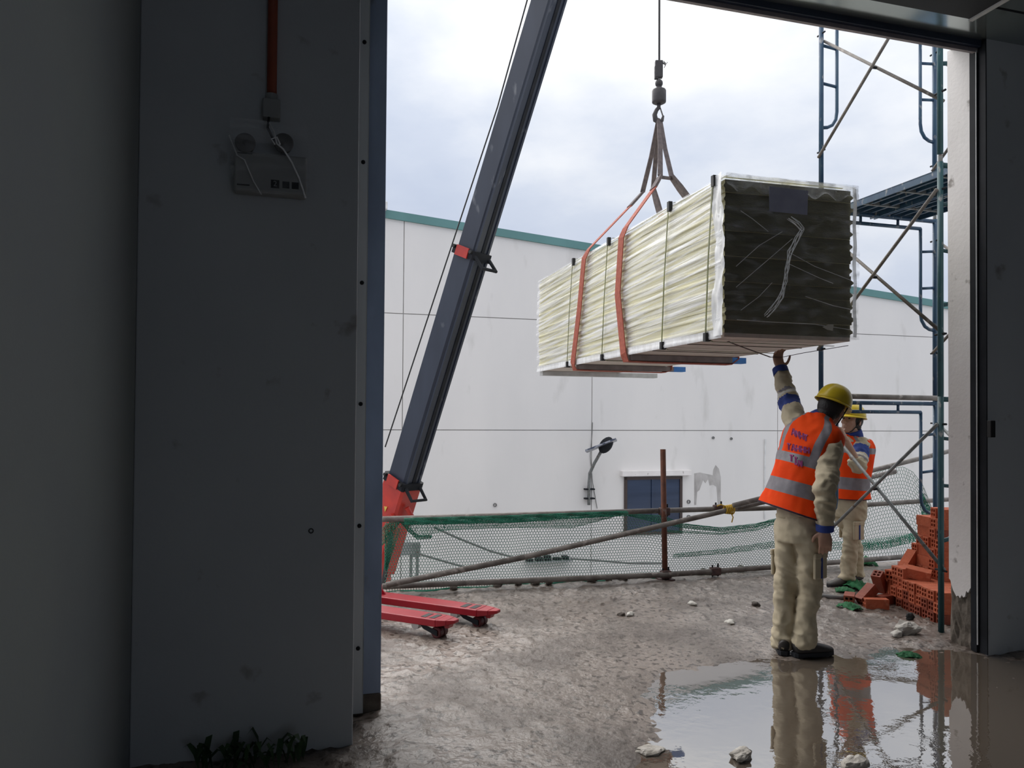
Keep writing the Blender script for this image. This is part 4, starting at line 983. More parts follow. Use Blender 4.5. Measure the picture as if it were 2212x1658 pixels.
def cloth_heap(c, r, seed, m, label, name):
    rr = random.Random(seed); vs = []; n = 15
    for i in range(n):
        for j in range(n):
            x, y = (i / (n - 1) - .5) * 2, (j / (n - 1) - .5) * 2; d2 = x * x + y * y
            z = max(0, 1 - d2 * .55) * r * .40 * (.5 + rr.random()) + .004
            vs.append((x * r * (1 + .2 * (rr.random() - .5)), y * r * .7 * (1 + .2 * (rr.random() - .5)), z))
    mb = MB().add(vs, [(i * n + j, (i + 1) * n + j, (i + 1) * n + j + 1, i * n + j + 1) for i in range(n - 1) for j in range(n - 1)])
    o = mb.build(name, M[m], None, smooth=True); o.location = c; o.rotation_euler = (0, 0, rr.random() * 3)
    sd = o.modifiers.new('s', 'SOLIDIFY'); sd.thickness = .004
    return tag(o, label, 'cloth')
cloth_heap(onf(1852, 1272), .13, 1, 'green_cloth', 'crumpled green net rag between the rear worker and the loose bricks', 'net_rag')
cloth_heap(onf(1825, 1280), .08, 2, 'green_cloth', 'smaller green rag at the toes of the rear worker', 'net_rag')
cloth_heap(onf(1878, 1264), .10, 6, 'white_cloth', 'pale crumpled scrap tucked into the green rag by the bricks', 'scrap')
cloth_heap(onf(1864, 1203 + 14), .16, 3, 'green_cloth', 'green bundle of netting lying on the bottom rail behind the rear worker', 'net_rag')
cloth_heap(onf(1836, 1316), .09, 4, 'green_cloth', 'flat bright green shred on the mud in front of the loose bricks', 'net_shred')
cloth_heap(onf(1963, 1413), .07, 5, 'green_cloth', 'faded green shred lying in the water in front of the plaster lump', 'net_shred')
wp = flo(2128, 1404)
solo(MB().box(wp + Z * .018, (.11, .05, .03), Matrix.Rotation(TH + .1, 3, 'Z')), 'wood_offcut', M['wood'], 'orange wooden offcut at the foot of the right door frame', 'wood', bevel=.004)

# ---------------------------------------------------------------- emergency light and conduit on the dark wall
NL = N_PIER
e0, e1 = un(on_n(508, 420, NL)), un(on_n(662, 352, NL))
el_ = thing('emergency_light', 'twin-head emergency light wrapped in clear film high on the dark wall', 'emergency light', W((e0[0] + e1[0]) / 2, NL - .045, e0[2]))
MB().ubox(e0[0], e1[0], NL - .085, NL - .002, e0[2], e1[2] + .0).build('housing', M['lamp_body'], el_, bevel=.008)
MB().ubox(e0[0] + .012, e0[0] + .075, NL - .0865, NL - .085, e1[2] - .012, e1[2] - .008).build('printed_line', M['black'], el_)
MB().ubox(e0[0] + .012, e0[0] + .065, NL - .0865, NL - .085, e0[2] + .02, e0[2] + .026).build('printed_line', M['black'], el_)
for px in (532, 613):
    h = un(on_n(px, 322, NL)); hd = MB().lathe(W(h[0], NL - .02, h[2]), [(.022, 0), (.038, .03), (.044, .065), (.039, .069), (.014, .062), (.009, .066)], 20, axis=-N).build('lamp_head', M['lamp_head'], el_, smooth=True)
    MB().tube([W(h[0], NL - .03, h[2] - .035), W(h[0], NL - .04, e1[2] - .005)], .016, 8).build('swivel', M['lamp_head'], hd)
b2 = un(on_n(595, 409, NL))
stk = MB().ubox(b2[0] - .018, b2[0] + .018, NL - .0875, NL - .085, b2[2] - .018, b2[2] + .018).build('number_sticker', M['black'], el_)
fc = bpy.data.curves.new('number_print', 'FONT'); fc.body = '2'; fc.size = .034; fc.align_x = 'CENTER'; fc.align_y = 'CENTER'; fc.extrude = .0004
fo_ = bpy.data.objects.new('t', fc); C.objects.link(fo_); bpy.context.view_layer.update()
me_ = bpy.data.meshes.new_from_object(fo_.evaluated_get(bpy.context.evaluated_depsgraph_get())); bpy.data.objects.remove(fo_)
me_.transform(Matrix.Translation(mat_of(stk).inverted() @ W(b2[0], NL - .0882, b2[2])) @ (RU @ Matrix.Rotation(math.pi / 2, 3, 'X')).to_4x4()); me_.materials.clear(); me_.materials.append(M['grey_metal'])
no = bpy.data.objects.new('number_print', me_); C.objects.link(no); no.parent = stk
for k, dx in enumerate((.046, .086)):
    MB().ubox(b2[0] + dx - .015, b2[0] + dx + .015, NL - .0868, NL - .085, b2[2] - .015, b2[2] + .015).build('indicator', M['dark_steel'], el_)
def wl_(px, py, dn): return on_n(px, py, NL - dn)
fs_ = MB().tube([wl_(580, 262, .05), wl_(592, 285, .09), wl_(598, 310, .12), wl_(612, 322, .12), wl_(630, 350, .11), wl_(646, 385, .10), wl_(660, 428, .09)], .004, 5)
fs_.tube([wl_(594, 312, .12), wl_(586, 300, .12), wl_(598, 296, .12), wl_(605, 312, .12)], .004, 5)
fs_.build('film_twist', M['film_white'], el_)
fs2 = MB().tube([wl_(495, 292, .05), wl_(512, 335, .10), wl_(528, 345, .11), wl_(548, 392, .10), wl_(565, 420, .095)], .003, 5); fs2.build('film_twist', M['film_white'], el_)
ex = [W(e0[0] - .012, NL - .095, e0[2] - .01), W(e1[0] + .012, NL - .095, e0[2] - .01), W(e1[0] + .0, NL - .12, e1[2] + .13), W(e0[0] - .02, NL - .12, e1[2] + .13)]
def fl_fn(a, b):
    p = ex[0] * (1 - a) * (1 - b) + ex[1] * a * (1 - b) + ex[2] * a * b + ex[3] * (1 - a) * b
    return p, -N
wavy(fl_fn, 16, 16, .012).build('clear_film', M['film_clear'], el_, smooth=True)
cd_ = thing('conduit_drop', 'orange conduit dropping to a junction box above the emergency light', 'conduit', wl_(582, 255, .02))
c_lo, c_hi = un(wl_(587, 212, .02)), un(wl_(587, -60, .02))
MB().tube([W(c_lo[0], NL - .022, c_lo[2]), W(c_lo[0], NL - .022, 4.9)], .0215, 14).build('pipe', M['conduit'], cd_, smooth=True)
MB().ubox(c_lo[0] - .038, c_lo[0] + .038, NL - .055, NL - .002, c_lo[2] - .10, c_lo[2] - .012).build('junction_box', M['lamp_body'], cd_, bevel=.006)
MB().lathe(W(c_lo[0], NL - .022, c_lo[2] - .015), [(.027, 0), (.027, .03)], 14).build('adaptor', M['lamp_body'], cd_)
MB().tube([W(c_lo[0] - .01, NL - .05, c_lo[2] - .10), W(c_lo[0] - .015, NL - .06, c_lo[2] - .15), W(c_lo[0] + .02, NL - .06, c_lo[2] - .22)], .006, 6).build('lead', M['black'], cd_)
hl = on_n(672, 1146, NL)
tag(MB().lathe(hl + N * .01, [(.012, 0), (.012, .014), (.008, .014), (.006, .006)], 10, axis=-N).build('wall_plug', M['black']), 'tiny dark plug hole in the dark wall low beside the left jamb', 'wall plug')
sw = on_n(2137, 926, 3.95)
tag(MB().ubox(un(sw)[0] - .02, un(sw)[0] + .02, 3.92, 3.95, sw.z - .055, sw.z + .055).build('door_switch', M['black'], bevel=.004), 'small black push-button box on the right door frame', 'switch')

# weeds at the foot of the dark wall
wd0 = un(on_n(540, 1650, NL - .05))
wdo = thing('weed', 'dark green weed sprouting at the foot of the dark wall', 'weed', W(wd0[0], NL - .08, 0))
for k in range(46):
    bx, by = wd0[0] + rnd.uniform(-.22, .24), NL - rnd.uniform(.02, .16)
    an = rnd.uniform(0, 6.28); h_ = rnd.uniform(.05, .15); ln = rnd.uniform(.05, .11)
    d = Vector((math.cos(an), math.sin(an), 0)); b0 = W(bx, by, 0)
    s_ = Vector((-d.y, d.x, 0)) * rnd.uniform(.009, .018)
    p1, p2, p3 = b0 + d * ln * .3 + Z * h_ * .7, b0 + d * ln * .7 + Z * h_, b0 + d * ln * 1.1 + Z * h_ * .8
    MB().add([b0, p1 - s_, p1 + s_, p2 - s_ * .9, p2 + s_ * .9, p3], [(0, 1, 2), (1, 3, 4, 2), (3, 5, 4)]).build('leaf', M['leaf'], wdo)
# ---------------------------------------------------------------- people
def catmull(P, n):
    P = [np.array(p, float) for p in P]; Q = [2 * P[0] - P[1]] + P + [2 * P[-1] - P[-2]]; out = []
    L = len(P) - 1
    for i in range(n + 1):
        x = i / n * L; k = min(int(x), L - 1); t = x - k
        p0, p1, p2, p3 = Q[k], Q[k + 1], Q[k + 2], Q[k + 3]
        out.append(.5 * ((2 * p1) + (-p0 + p2) * t + (2 * p0 - 5 * p1 + 4 * p2 - p3) * t * t + (-p0 + 3 * p1 - 3 * p2 + p3) * t ** 3))
    return out
def loft(mb, rows, n=24, seg=20, fold=None, mi=0):
    """rows: (centre, side vector, half width, half depth); smooth closed tube through them"""
    pk = catmull([list(c) + list(s) + [a, b] for c, s, a, b in rows], n); vs = []
    pts = [Vector(p[:3]) for p in pk]
    for i, p in enumerate(pk):
        t = (pts[min(i + 1, n)] - pts[max(i - 1, 0)]).normalized(); s = Vector(p[3:6]); s = (s - t * s.dot(t)).normalized(); d = t.cross(s)
        for k in range(seg):
            a = 2 * math.pi * k / seg; f = 1 + (fold(i / n, a) if fold else 0)
            vs.append(pts[i] + (s * math.cos(a) * p[6] + d * math.sin(a) * p[7]) * f)
    fs = [(i * seg + k, i * seg + (k + 1) % seg, (i + 1) * seg + (k + 1) % seg, (i + 1) * seg + k) for i in range(n) for k in range(seg)]
    fs += [tuple(reversed(range(seg))), tuple(range(n * seg, (n + 1) * seg))]
    mb.add(vs, fs, mi); return mb
def limb(mb, pts, rad, n=24, seg=16, fold=None, side=None):
    pts = [Vector(p) for p in pts]; sd = side or (pts[-1] - pts[0]).orthogonal()
    return loft(mb, [(p, sd, (r if not hasattr(r, '__len__') else r[0]), (r if not hasattr(r, '__len__') else r[1])) for p, r in zip(pts, rad)], n, seg, fold)
def crease(me, joints, base, seed, sc=(9, 9, 17), inv=None):
    # cloth folds: ridged noise pushed along the normals, strongest round the joints
    nr = [v.normal.copy() for v in me.vertices]; of_ = Vector((seed * 3.7, seed * 1.3, seed * 2.1))
    for v, n_ in zip(me.vertices, nr):
        p = v.co; a = base
        for c, sg, am in joints: a += am * math.exp(-(p - c).length_squared / (sg * sg))
        q = Vector((p.x * sc[0], p.y * sc[1], p.z * sc[2] + 6 * p.x))
        q = q + mnoise.noise_vector(q * .35 + of_) * .8
        r1 = 1 - abs(mnoise.noise(q + of_)) * 2.2; r2 = 1 - abs(mnoise.noise(q * 1.9 + of_)) * 2.2
        v.co = p + n_ * a * (.75 * r1 + .35 * r2 - .35)
    me.update()
def fuse(mb, name, m, parent, voxel, smooth=4):
    o = mb.build(name, m, parent)
    r = o.modifiers.new('r', 'REMESH'); r.mode = 'VOXEL'; r.voxel_size = voxel
    s = o.modifiers.new('s', 'SMOOTH'); s.iterations = smooth; s.factor = .5
    bpy.context.view_layer.update()
    me = bpy.data.meshes.new_from_object(o.evaluated_get(bpy.context.evaluated_depsgraph_get()))
    o.modifiers.clear(); o.data = me
    for p in me.polygons: p.use_smooth = True
    return o
def fold_fn(amp, k, seed):
    rr = random.Random(seed); ph = [rr.random() * 6.28 for _ in range(4)]
    return lambda s, a: amp * (math.sin(k * s + 2 * a + ph[0]) * math.sin(3 * a + ph[1]) + .6 * math.sin(k * 1.9 * s - a + ph[2]) * (.5 + .5 * math.sin(a + ph[3])))
def hand(mb, wrist, d, pn, thumb, curl=.35, L=.185):
    d = Vector(d).normalized(); sd = Vector(thumb); sd = (sd - d * sd.dot(d)).normalized()
    pn = Vector(pn); pn = (pn - d * pn.dot(d) - sd * pn.dot(sd)).normalized(); wr = Vector(wrist); pl = L * .53
    loft(mb, [(wr - d * .02, sd, .028, .021), (wr + d * .015, sd, .031, .020), (wr + d * pl * .55, sd, .042, .018), (wr + d * pl, sd, .041, .014), (wr + d * (pl + .008), sd, .034, .008)], 10, 14)
    for i, (o, ln) in enumerate(((.031, .90), (.0105, 1.0), (-.0105, .94), (-.031, .74))):
        p = wr + d * (pl - .012) + sd * o; pts = [p]; ang = 0; fl_ = L * .50 * ln
        for sg, f in enumerate((.45, .31, .24)):
            ang += curl * (.75 if sg == 0 else 1.15) * (1 + .08 * i)
            p = p + (d * math.cos(ang) + pn * math.sin(ang) + sd * o * 1.2).normalized() * fl_ * f; pts.append(p)
        limb(mb, pts, [.0092, .0088, .0080, .0060], 12, 8, side=sd)
    b0 = wr + d * .022 + sd * .026 + pn * .004
    t1 = b0 + (d * .55 + sd * .75 + pn * .25).normalized() * .042; t2 = t1 + (d * .85 + sd * .30 + pn * (.3 + curl * .5)).normalized() * .034; t3 = t2 + (d * .85 + sd * .02 + pn * (.3 + curl * .8)).normalized() * .026
    limb(mb, [b0, t1, t2, t3], [.0135, .011, .0098, .007], 12, 9, side=pn)
def rotm(x, y, z): return Matrix([x, y, z]).transposed()
def head(mb, c, f, up):
    """skull, jaw, nose, lips, chin, ears; c = head centre, f = facing"""
    f = Vector(f).normalized(); up = Vector(up); up = (up - f * up.dot(f)).normalized(); r = f.cross(up); m_ = rotm(r, f, up); c = Vector(c)
    mb.ell(c + up * .028 - f * .008, (.076, .096, .090), m_, 20, 14)
    loft(mb, [(c + up * .03 + f * .03, r, .066, .055), (c - up * .03 + f * .032, r, .062, .058), (c - up * .075 + f * .036, r, .050, .048), (c - up * .105 + f * .045, r, .030, .030), (c - up * .112 + f * .046, r, .012, .012)], 14, 18)
    limb(mb, [c + up * .025 + f * .085, c + up * .0 + f * .098, c - up * .022 + f * .112, c - up * .034 + f * .098], [.008, .010, .014, .012], 10, 10, side=r)
    for s in (-1, 1):
        mb.ell(c - up * .028 + f * .097 + r * s * .010, (.009, .010, .007), m_, 8, 6)
        mb.ell(c - up * .004 - f * .008 + r * s * .080, (.008, .019, .031), m_ @ Matrix.Rotation(-s * .3, 3, 'Z'), 10, 8)
        mb.ell(c + up * .034 + f * .080 + r * s * .028, (.026, .010, .007), m_, 8, 6)
        mb.ell(c - up * .015 + f * .070 + r * s * .040, (.020, .020, .022), m_, 8, 6)
    mb.ell(c - up * .054 + f * .087, (.024, .010, .006), m_, 10, 6); mb.ell(c - up * .066 + f * .084, (.021, .010, .006), m_, 10, 6)
    mb.ell(c - up * .097 + f * .076, (.018, .014, .012), m_, 8, 6)
def person(lab, J, vest_rows, opt):
    root = thing('person', lab, 'person', ((J['anL'][0] + J['anR'][0]) / 2, (J['anL'][1] + J['anR'][1]) / 2, 0))
    j = {k: Vector(v) for k, v in J.items()}
    hipS = (j['hipR'] - j['hipL']).normalized(); shS = (j['shR'] - j['shL']).normalized()
    pel = (j['hipR'] + j['hipL']) / 2; chest = (j['shR'] + j['shL']) / 2
    f, up = opt['face'], opt['up']; hc_ = j['head']
    # ---- the body itself: one continuous skin surface
    body = MB()
    head(body, hc_, f, up)
    nb = j['neck']
    limb(body, [nb - Z * .05, nb, hc_ - Vector(up) * .05 - Vector(f) * .02, hc_], [.066, .058, .053, .05], 10, 14)
    loft(body, [(pel - Z * .05, hipS, .115, .085), (pel + Z * .06, hipS, .13, .09), (pel * .5 + chest * .5, hipS + shS, .13, .09), (pel * .2 + chest * .8, shS, .155, .10), (chest, shS, .15, .08), (nb - Z * .01, shS, .07, .06)], 20, 20)
    for s in 'LR':
        limb(body, [j['sh' + s] + (chest - j['sh' + s]) * .25, j['sh' + s], (j['sh' + s] + j['el' + s]) / 2, j['el' + s], (j['el' + s] * .6 + j['wr' + s] * .4), j['wr' + s]], [.05, .05, .043, .037, .036, .025], 20, 14)
        limb(body, [j['hip' + s], j['hip' + s] * .5 + j['kn' + s] * .5, j['kn' + s], j['kn' + s] * .6 + j['an' + s] * .4, j['an' + s]], [.070, .060, .046, .044, .034], 20, 14)
        tdir = Vector(opt['toe' + s]).normalized()
        limb(body, [j['an' + s] + Z * .02, j['an' + s] - Z * .03 + tdir * .01, j['an' + s] * Vector((1, 1, 0)) + Z * .035 + tdir * .10, j['an' + s] * Vector((1, 1, 0)) + Z * .022 + tdir * .16], [.036, .038, .030, .016], 12, 12)
        h = opt['hand' + s]; hand(body, j['wr' + s], h[0], h[1], h[2], h[3])
    fuse(body, 'body', M['skin'], root, .0055, 3)
    # ---- work jacket and trousers
    jk = MB()
    fo1 = fold_fn(.030, 16, opt['seed'])
    loft(jk, [(pel + Z * .07, hipS, .155, .115), (pel + Z * .12, hipS, .16, .118), (pel * .5 + chest * .5, hipS + shS, .158, .115), (pel * .2 + chest * .8, shS, .175, .12), (chest + Z * .015, shS, .165, .095), (nb - Z * .0, shS, .09, .08)], 26, 26, fo1)
    for s in 'LR':
        p0, p1, p2, p3 = j['sh' + s], j['el' + s], j['wr' + s], chest
        fn = fold_fn(.10, 28, opt['seed'] + ord(s))
        if s in opt.get('rolled', ''): limb(jk, [p0 + (p3 - p0) * .30, p0, p0 * .5 + p1 * .5, p1, p1 * .72 + p2 * .28], [.072, .080, .072, .068, .062], 34, 18, fn)
        else: limb(jk, [p0 + (p3 - p0) * .30, p0, p0 * .5 + p1 * .5, p1, p1 * .55 + p2 * .45, p1 * .10 + p2 * .90], [.072, .080, .072, .066, .060, .047], 34, 18, fn)
    jo = fuse(jk, 'jacket', M['khaki'], root, .010, 3)
    r0 = mat_of(root).translation
    crease(jo.data, [(j[k + s] - r0, sg, am) for s in 'LR' for k, sg, am in (('el', .12, .014), ('sh', .10, .008), ('wr', .12, .010))], .006, opt['seed'])
    for k in ('blue_cloth', 'white_cloth', 'reflect'): jo.data.materials.append(M[k])
    for s in opt['patch_on']:            # sewn-on sleeve panels
        a_, d_ = j['sh' + s] - r0, j['el' + s] - j['sh' + s]; L2 = d_.length_squared; a0, a1 = opt['patch']
        for pf in jo.data.polygons:
            t_ = (pf.center - a_).dot(d_) / L2
            if (pf.center - a_ - d_ * t_).length > .11: continue
            if a0 < t_ < a1: pf.material_index = 1
            elif a1 + .06 < t_ < a1 + .14: pf.material_index = 2
            elif a1 + .16 < t_ < a1 + .24: pf.material_index = 3
    # blue patches and cuffs on the sleeves
    for s in 'LR':
        p1, p2 = j['el' + s], j['wr' + s]; ca_, cb_ = p1 * .16 + p2 * .84, p1 * -.02 + p2 * 1.02
        if s not in opt.get('rolled', ''): limb(MB(), [ca_, cb_], [.056, .054], 6, 18).build('cuff', M['blue_cloth'], root, smooth=True)
    limb(MB(), [nb - Z * .02, nb + Z * .03, nb * .45 + hc_ * .55 - Z * .01], [(.098, .088), (.088, .080), (.078, .074)], 10, 22, side=shS).build('collar', M['blue_cloth'], root, smooth=True)
    tr = MB()
    loft(tr, [(pel + Z * .09, hipS, .158, .115), (pel + Z * .0, hipS, .172, .128), (pel - Z * .09, hipS, .165, .13)], 10, 24)
    for s in 'LR':
        h0, k0, a0_ = j['hip' + s], j['kn' + s], j['an' + s]
        fn = fold_fn(.075, 24, opt['seed'] + 3 * ord(s))
        limb(tr, [h0 + Z * .03, h0 - Z * .09, h0 * .5 + k0 * .5, k0, k0 * .6 + a0_ * .4, k0 * .2 + a0_ * .8, a0_ - Z * .03], [.090, .092, .080, .070, .066, .066, .070], 44, 20, fn)
    to = fuse(tr, 'trousers', M['khaki'], root, .010, 3)
    crease(to.data, [(j[k + s] - r0, sg, am) for s in 'LR' for k, sg, am in (('kn', .14, .010), ('an', .13, .018), ('hip', .12, .007))], .007, opt['seed'] + 4, (8, 8, 13))
    for s in 'LR':      # cargo pocket on the outer thigh
        h0, k0 = j['hip' + s], j['kn' + s]; out = hipS * (1 if s == 'R' else -1); p = h0 * .35 + k0 * .65 + out * .074
        MB().box(p, (.022, .12, .16), rotm(out, out.cross(Z), Z)).build('cargo_pocket', M['khaki'], to, bevel=.01)
        MB().box(p + Z * .07 + out * .003, (.024, .125, .04), rotm(out, out.cross(Z), Z)).build('pocket_flap', M['khaki'], to, bevel=.008)
        MB().box(p + out * .006 + Z * .0, (.018, .014, .15), rotm(out, out.cross(Z), Z)).build('pocket_tab', M['blue_cloth'], to)
    # ---- shoes
    for s in 'LR':
        td = Vector(opt['toe' + s]); td.z = 0; td.normalize(); sd = Vector((-td.y, td.x, 0)); a = Vector((j['an' + s].x, j['an' + s].y, 0))
        sh = MB(); loft(sh, [(a - td * .075 + Z * .05, sd, .030, .040), (a - td * .05 + Z * .055, sd, .038, .048), (a + Z * .058, sd, .041, .052), (a + td * .07 + Z * .046, sd, .046, .040), (a + td * .14 + Z * .036, sd, .047, .030), (a + td * .19 + Z * .030, sd, .036, .020), (a + td * .205 + Z * .026, sd, .015, .010)], 22, 18)
        so_ = sh.build('shoe', M['shoe'], root, smooth=True)
        sl_ = MB(); prof = [(-.085, .020), (-.07, .036), (0, .040), (.08, .048), (.15, .049), (.195, .034), (.21, .012)]
        pl_ = [a + td * x + sd * y for x, y in prof] + [a + td * x - sd * y for x, y in reversed(prof)]
        sl_.prism(pl_, Z * .026); sl_.build('sole', M['sole'], so_)
    # ---- vest: shell with tape bands
    vm = MB(); n, seg = 60, 72
    pk = catmull([list(c) + list(s) + [a, b] for c, s, a, b in vest_rows(j, pel, chest, hipS, shS)], n); pts = [Vector(p[:3]) for p in pk]; vs = []; fn = fold_fn(.020, 5, opt['seed'] + 50); ctr = []
    for i, p in enumerate(pk):
        t = (pts[min(i + 1, n)] - pts[max(i - 1, 0)]).normalized(); s = Vector(p[3:6]); s = (s - t * s.dot(t)).normalized(); d = t.cross(s)
        for k in range(seg):
            a = 2 * math.pi * k / seg; q = 1 + fn(i / n, a) * (1.6 - i / n)
            e = 2.4; ca, sa = math.cos(a), math.sin(a); sx = math.copysign(abs(ca) ** (2 / e), ca); sy = math.copysign(abs(sa) ** (2 / e), sa)
            vs.append(pts[i] + (s * sx * p[6] + d * sy * p[7]) * q)
    fs, ms = [], []
    for i in range(n):
        for k in range(seg):
            fs.append((i * seg + k, i * seg + (k + 1) % seg, (i + 1) * seg + (k + 1) % seg, (i + 1) * seg + k))
            x = (i + .5) / n; m_i = 0
            if i < 1: m_i = 2
            for lo_, hi_ in opt['bands']:
                if lo_ < x < hi_: m_i = 1
            ca = math.cos(2 * math.pi * (k + .5) / seg)
            if x > opt['strap_from'] and .50 < abs(ca) < .74: m_i = 1
            if x > .955: m_i = 2
            ms.append(m_i)
    fs.append(tuple(range(n * seg, (n + 1) * seg))); ms.append(2)
    vm.add(vs, fs, ms)
    vo = vm.build('vest', [M['vest'], M['reflect'], M['vest_edge']], root, smooth=True)
    crease(vo.data, [], .009, opt['seed'] + 9, (11, 11, 3.0))
    sd_ = vo.modifiers.new('cloth', 'SOLIDIFY'); sd_.thickness = .005; sd_.offset = -1
    # ---- hair, helmet
    f = Vector(f).normalized(); up = Vector(up); up = (up - f * up.dot(f)).normalized(); r = f.cross(up); m_ = rotm(r, f, up)
    hm = MB(); hm.ell(hc_ + up * .020 - f * .018, (.083, .094, .094), m_, 20, 14)
    hm.ell(hc_ - up * .035 - f * .045, (.066, .056, .060), m_, 16, 10)
    hm.build('hair', M['hair'], root, smooth=True)
    hu = (up + f * opt.get('tilt', .05)).normalized(); hf = (f - hu * f.dot(hu)).normalized(); hr = hf.cross(hu); mh = rotm(hr, hf, hu); hcn = hc_ + up * .050
    prof = []
    hv, hfc = [], []; nr_, ns = 12, 40
    for i in range(nr_ + 1):
        ph = (math.pi / 2) * i / nr_
        for k in range(ns):
            t = 2 * math.pi * k / ns; rad = math.cos(ph) ** .8 if ph < math.pi / 2 - 1e-6 else 0
            rd = 1.0; x, y = math.cos(t), math.sin(t)
            if abs(x) < .16: rd += .018 * math.sin(2 * ph) * (1 if abs(x) < .10 else .5)      # centre ridge
            if .34 < abs(x) < .46 and -.8 < y < .8: rd += .012 * math.sin(2 * ph)
            hv.append(hcn + mh @ Vector((x * rad * .110 * rd, y * rad * .130 * rd, math.sin(ph) * .122 * rd)))
    for i in range(nr_):
        for k in range(ns): hfc.append((i * ns + k, i * ns + (k + 1) % ns, (i + 1) * ns + (k + 1) % ns, (i + 1) * ns + k))
    ho = MB().add(hv, hfc).build('helmet', M['helmet'], root, smooth=True)
    s2 = ho.modifiers.new('shell', 'SOLIDIFY'); s2.thickness = .004; s2.offset = -1
    bv, bf = [], []
    for k in range(ns):
        t = 2 * math.pi * k / ns; y = math.sin(t); ex_ = .010 + .045 * max(0, y) ** 2
        for rr_, dz in ((1.0, .004), (1.0, -.004)): bv.append(hcn + mh @ Vector((math.cos(t) * .109, math.sin(t) * .129, dz)))
        bv.append(hcn + mh @ Vector((math.cos(t) * (.109 + .010), math.sin(t) * (.129 + ex_), -.012 - .012 * max(0, y)))); bv.append(hcn + mh @ Vector((math.cos(t) * (.109 + .010), math.sin(t) * (.129 + ex_), -.006 - .012 * max(0, y))))
    for k in range(ns):
        a, b_ = k * 4, ((k + 1) % ns) * 4
        bf += [(a, b_, b_ + 3, a + 3), (a + 1, a + 2, b_ + 2, b_ + 1), (a + 2, a + 3, b_ + 3, b_ + 2), (a, a + 1, b_ + 1, b_)]
    MB().add(bv, bf).build('brim', M['helmet'], ho, smooth=True)
    cs = MB()
    for s in (-1, 1): cs.tube([hcn + hr * s * .10 - hu * .01, hc_ + r * s * .083 - up * .02 + f * .015, hc_ + r * s * .05 - up * .095 + f * .045, hc_ - up * .118 + f * .045], .0045, 6)
    cs.build('chin_strap', M['black'], root, smooth=True)
    for s in (-1, 1):
        MB().ell(hc_ + r * s * .027 + f * .083 + up * .015, (.012, .007, .007), m_, 10, 6).build('eye', M['hair'], root, smooth=True)
    return root, vo

# front worker: back to us, left arm up at the load
Y1 = 5.05
J1 = dict(hipL=at(1705, 1138, Y1 + .07), hipR=at(1751, 1142, Y1 - .07), knL=at(1697, 1258, Y1 + .05), knR=at(1750, 1262, Y1 - .04),
          anL=at(1691, 1386, Y1 + .03), anR=at(1738, 1386, Y1 - .05), shL=at(1722, 920, Y1 + .11), shR=at(1793, 966, Y1 - .12), neck=at(1768, 921, Y1 + .03),
          elL=at(1703, 862, Y1 + .33), wrL=at(1685, 797, Y1 + .46), elR=at(1782, 1058, Y1 - .25), wrR=at(1782, 1144, Y1 - .21), head=at(1795, 884, Y1 + .03))
def vest1(j, pel, chest, hs, ss):
    return [(at(1708, 1106, Y1) - Z * .0, hs, .235, .150), (at(1717, 1078, Y1), hs, .208, .148), (at(1730, 1030, Y1), hs, .190, .145), (at(1744, 985, Y1), hs + ss, .198, .142), (at(1754, 948, Y1 + .0), ss, .205, .128), (at(1761, 926, Y1 + .01), ss, .185, .105), (at(1766, 914, Y1 + .02), ss, .120, .088), (at(1768, 909, Y1 + .03), ss, .086, .076)]
fdir = Vector((.66, .70, -.22))
handup = Vector(J1['wrL']) - Vector(J1['elL'])
p1, v1 = person('front worker in orange vest and yellow helmet, back turned, reaching up to steady the load', J1, vest1,
    dict(face=fdir, up=Vector((.40, .0, 1)), toeL=(.25, 1, 0), toeR=(.95, .25, 0), seed=3, patch=(.58, .92), patch_on='L', tilt=.04,
         handL=(Vector((-.06, .30, .9)), Vector((.25, -.9, .3)), Vector((.9, .2, 0)), .62), handR=(Vector((.05, .05, -1)), Vector((.2, .95, 0)), Vector((-.95, .2, 0)), .28),
         bands=((.17, .245), (.345, .42)), strap_from=.42))
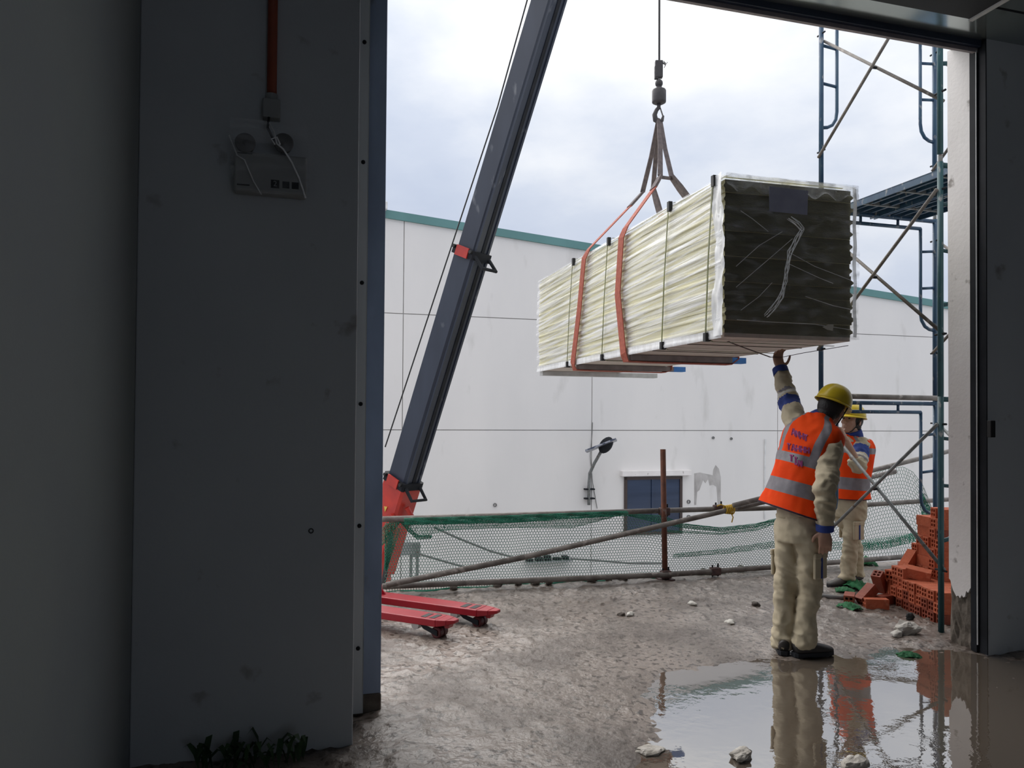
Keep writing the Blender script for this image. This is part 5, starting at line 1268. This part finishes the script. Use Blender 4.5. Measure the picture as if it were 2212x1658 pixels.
# purple print on the back of that vest
bpy.context.view_layer.update()
dgv = bpy.context.evaluated_depsgraph_get(); bvh = BVHTree.FromObject(v1, dgv)
pr = MB(); mi4 = mat_of(v1)
def on_vest(px, py):
    d = ray(px, py); h_ = bvh.ray_cast(mi4.inverted() @ CAMP, d)
    return None if h_[0] is None else (mi4 @ h_[0] - d * .004)
def zp(x, y): return (1640 + x / 3.77, 760 + y / 3.77)
gl = random.Random(4)
for (xa, ya), (xb, yb), cnt in (((262, 640), (395, 705), 4), ((222, 765), (410, 800), 5), ((245, 850), (350, 915), 3)):
    for i in range(cnt):
        f_ = (i + .5) / cnt; x, y = xa + (xb - xa) * f_, ya + (yb - ya) * f_
        for (dx0, dy0, dx1, dy1) in gl.choice((((-13, -26, -13, 26), (13, -20, 13, 30), (-13, 2, 13, 6)), ((0, -26, -13, 28), (0, -26, 13, 30), (-7, 8, 8, 11)), ((-13, -26, -13, 26), (-13, -24, 13, 24), (13, -20, 13, 30)), ((-14, -24, 14, -18), (0, -22, 0, 28)), ((0, -26, 0, 28), (-10, 26, 10, 30), (-10, -26, 10, -22)))):
            a, b_ = on_vest(*zp(x + dx0, y + dy0)), on_vest(*zp(x + dx1, y + dy1))
            if a and b_: pr.ribbon([a, b_], (b_ - a).cross(ray(1740, 960)).normalized(), .011, .002)
if pr.v: pr.build('back_print', M['purple'], v1)['kind'] = 'stuff'

# rear worker: facing left, left hand raised to his mouth
Y2 = 7.16
J2 = dict(hipL=at(1846, 1096, Y2 - .06), hipR=at(1822, 1094, Y2 + .06), knL=at(1838, 1172, Y2 - .09), knR=at(1845, 1170, Y2 + .08),
          anL=at(1830, 1243, Y2 - .10), anR=at(1850, 1236, Y2 + .10), shL=at(1862, 962, Y2 - .10), shR=at(1818, 966, Y2 + .08), neck=at(1843, 946, Y2),
          elL=at(1853, 1006, Y2 - .30), wrL=at(1826, 946, Y2 - .33), elR=at(1806, 1030, Y2 + .17), wrR=at(1803, 1087, Y2 + .16), head=at(1840, 911, Y2 - .02))
def vest2(j, pel, chest, hs, ss):
    return [(at(1836, 1076, Y2), hs, .185, .160), (at(1836, 1060, Y2), hs, .178, .152), (at(1838, 1025, Y2), hs, .178, .145), (at(1840, 990, Y2), ss, .195, .145), (at(1841, 968, Y2), ss, .205, .128), (at(1842, 954, Y2), ss, .185, .108), (at(1842, 946, Y2), ss, .125, .09), (at(1843, 942, Y2), ss, .086, .078)]
p2_, v2 = person('rear worker in orange vest and yellow helmet behind the scaffold, hand raised to his mouth', J2, vest2,
    dict(face=Vector((-.78, -.48, .22)), up=Vector((.12, .05, 1)), toeL=(-.95, -.25, 0), toeR=(-.8, -.5, 0), seed=11, rolled='L', patch=(.22, .58), patch_on='L', tilt=.10,
         handL=(Vector((-.35, .15, .9)), Vector((-.6, .6, .0)), Vector((-.4, -.7, 0)), .75), handR=(Vector((0, -.05, -1)), Vector((.5, .3, 0)), Vector((-.6, -.6, 0)), .35),
         bands=((.16, .27), (.50, .60)), strap_from=.60))
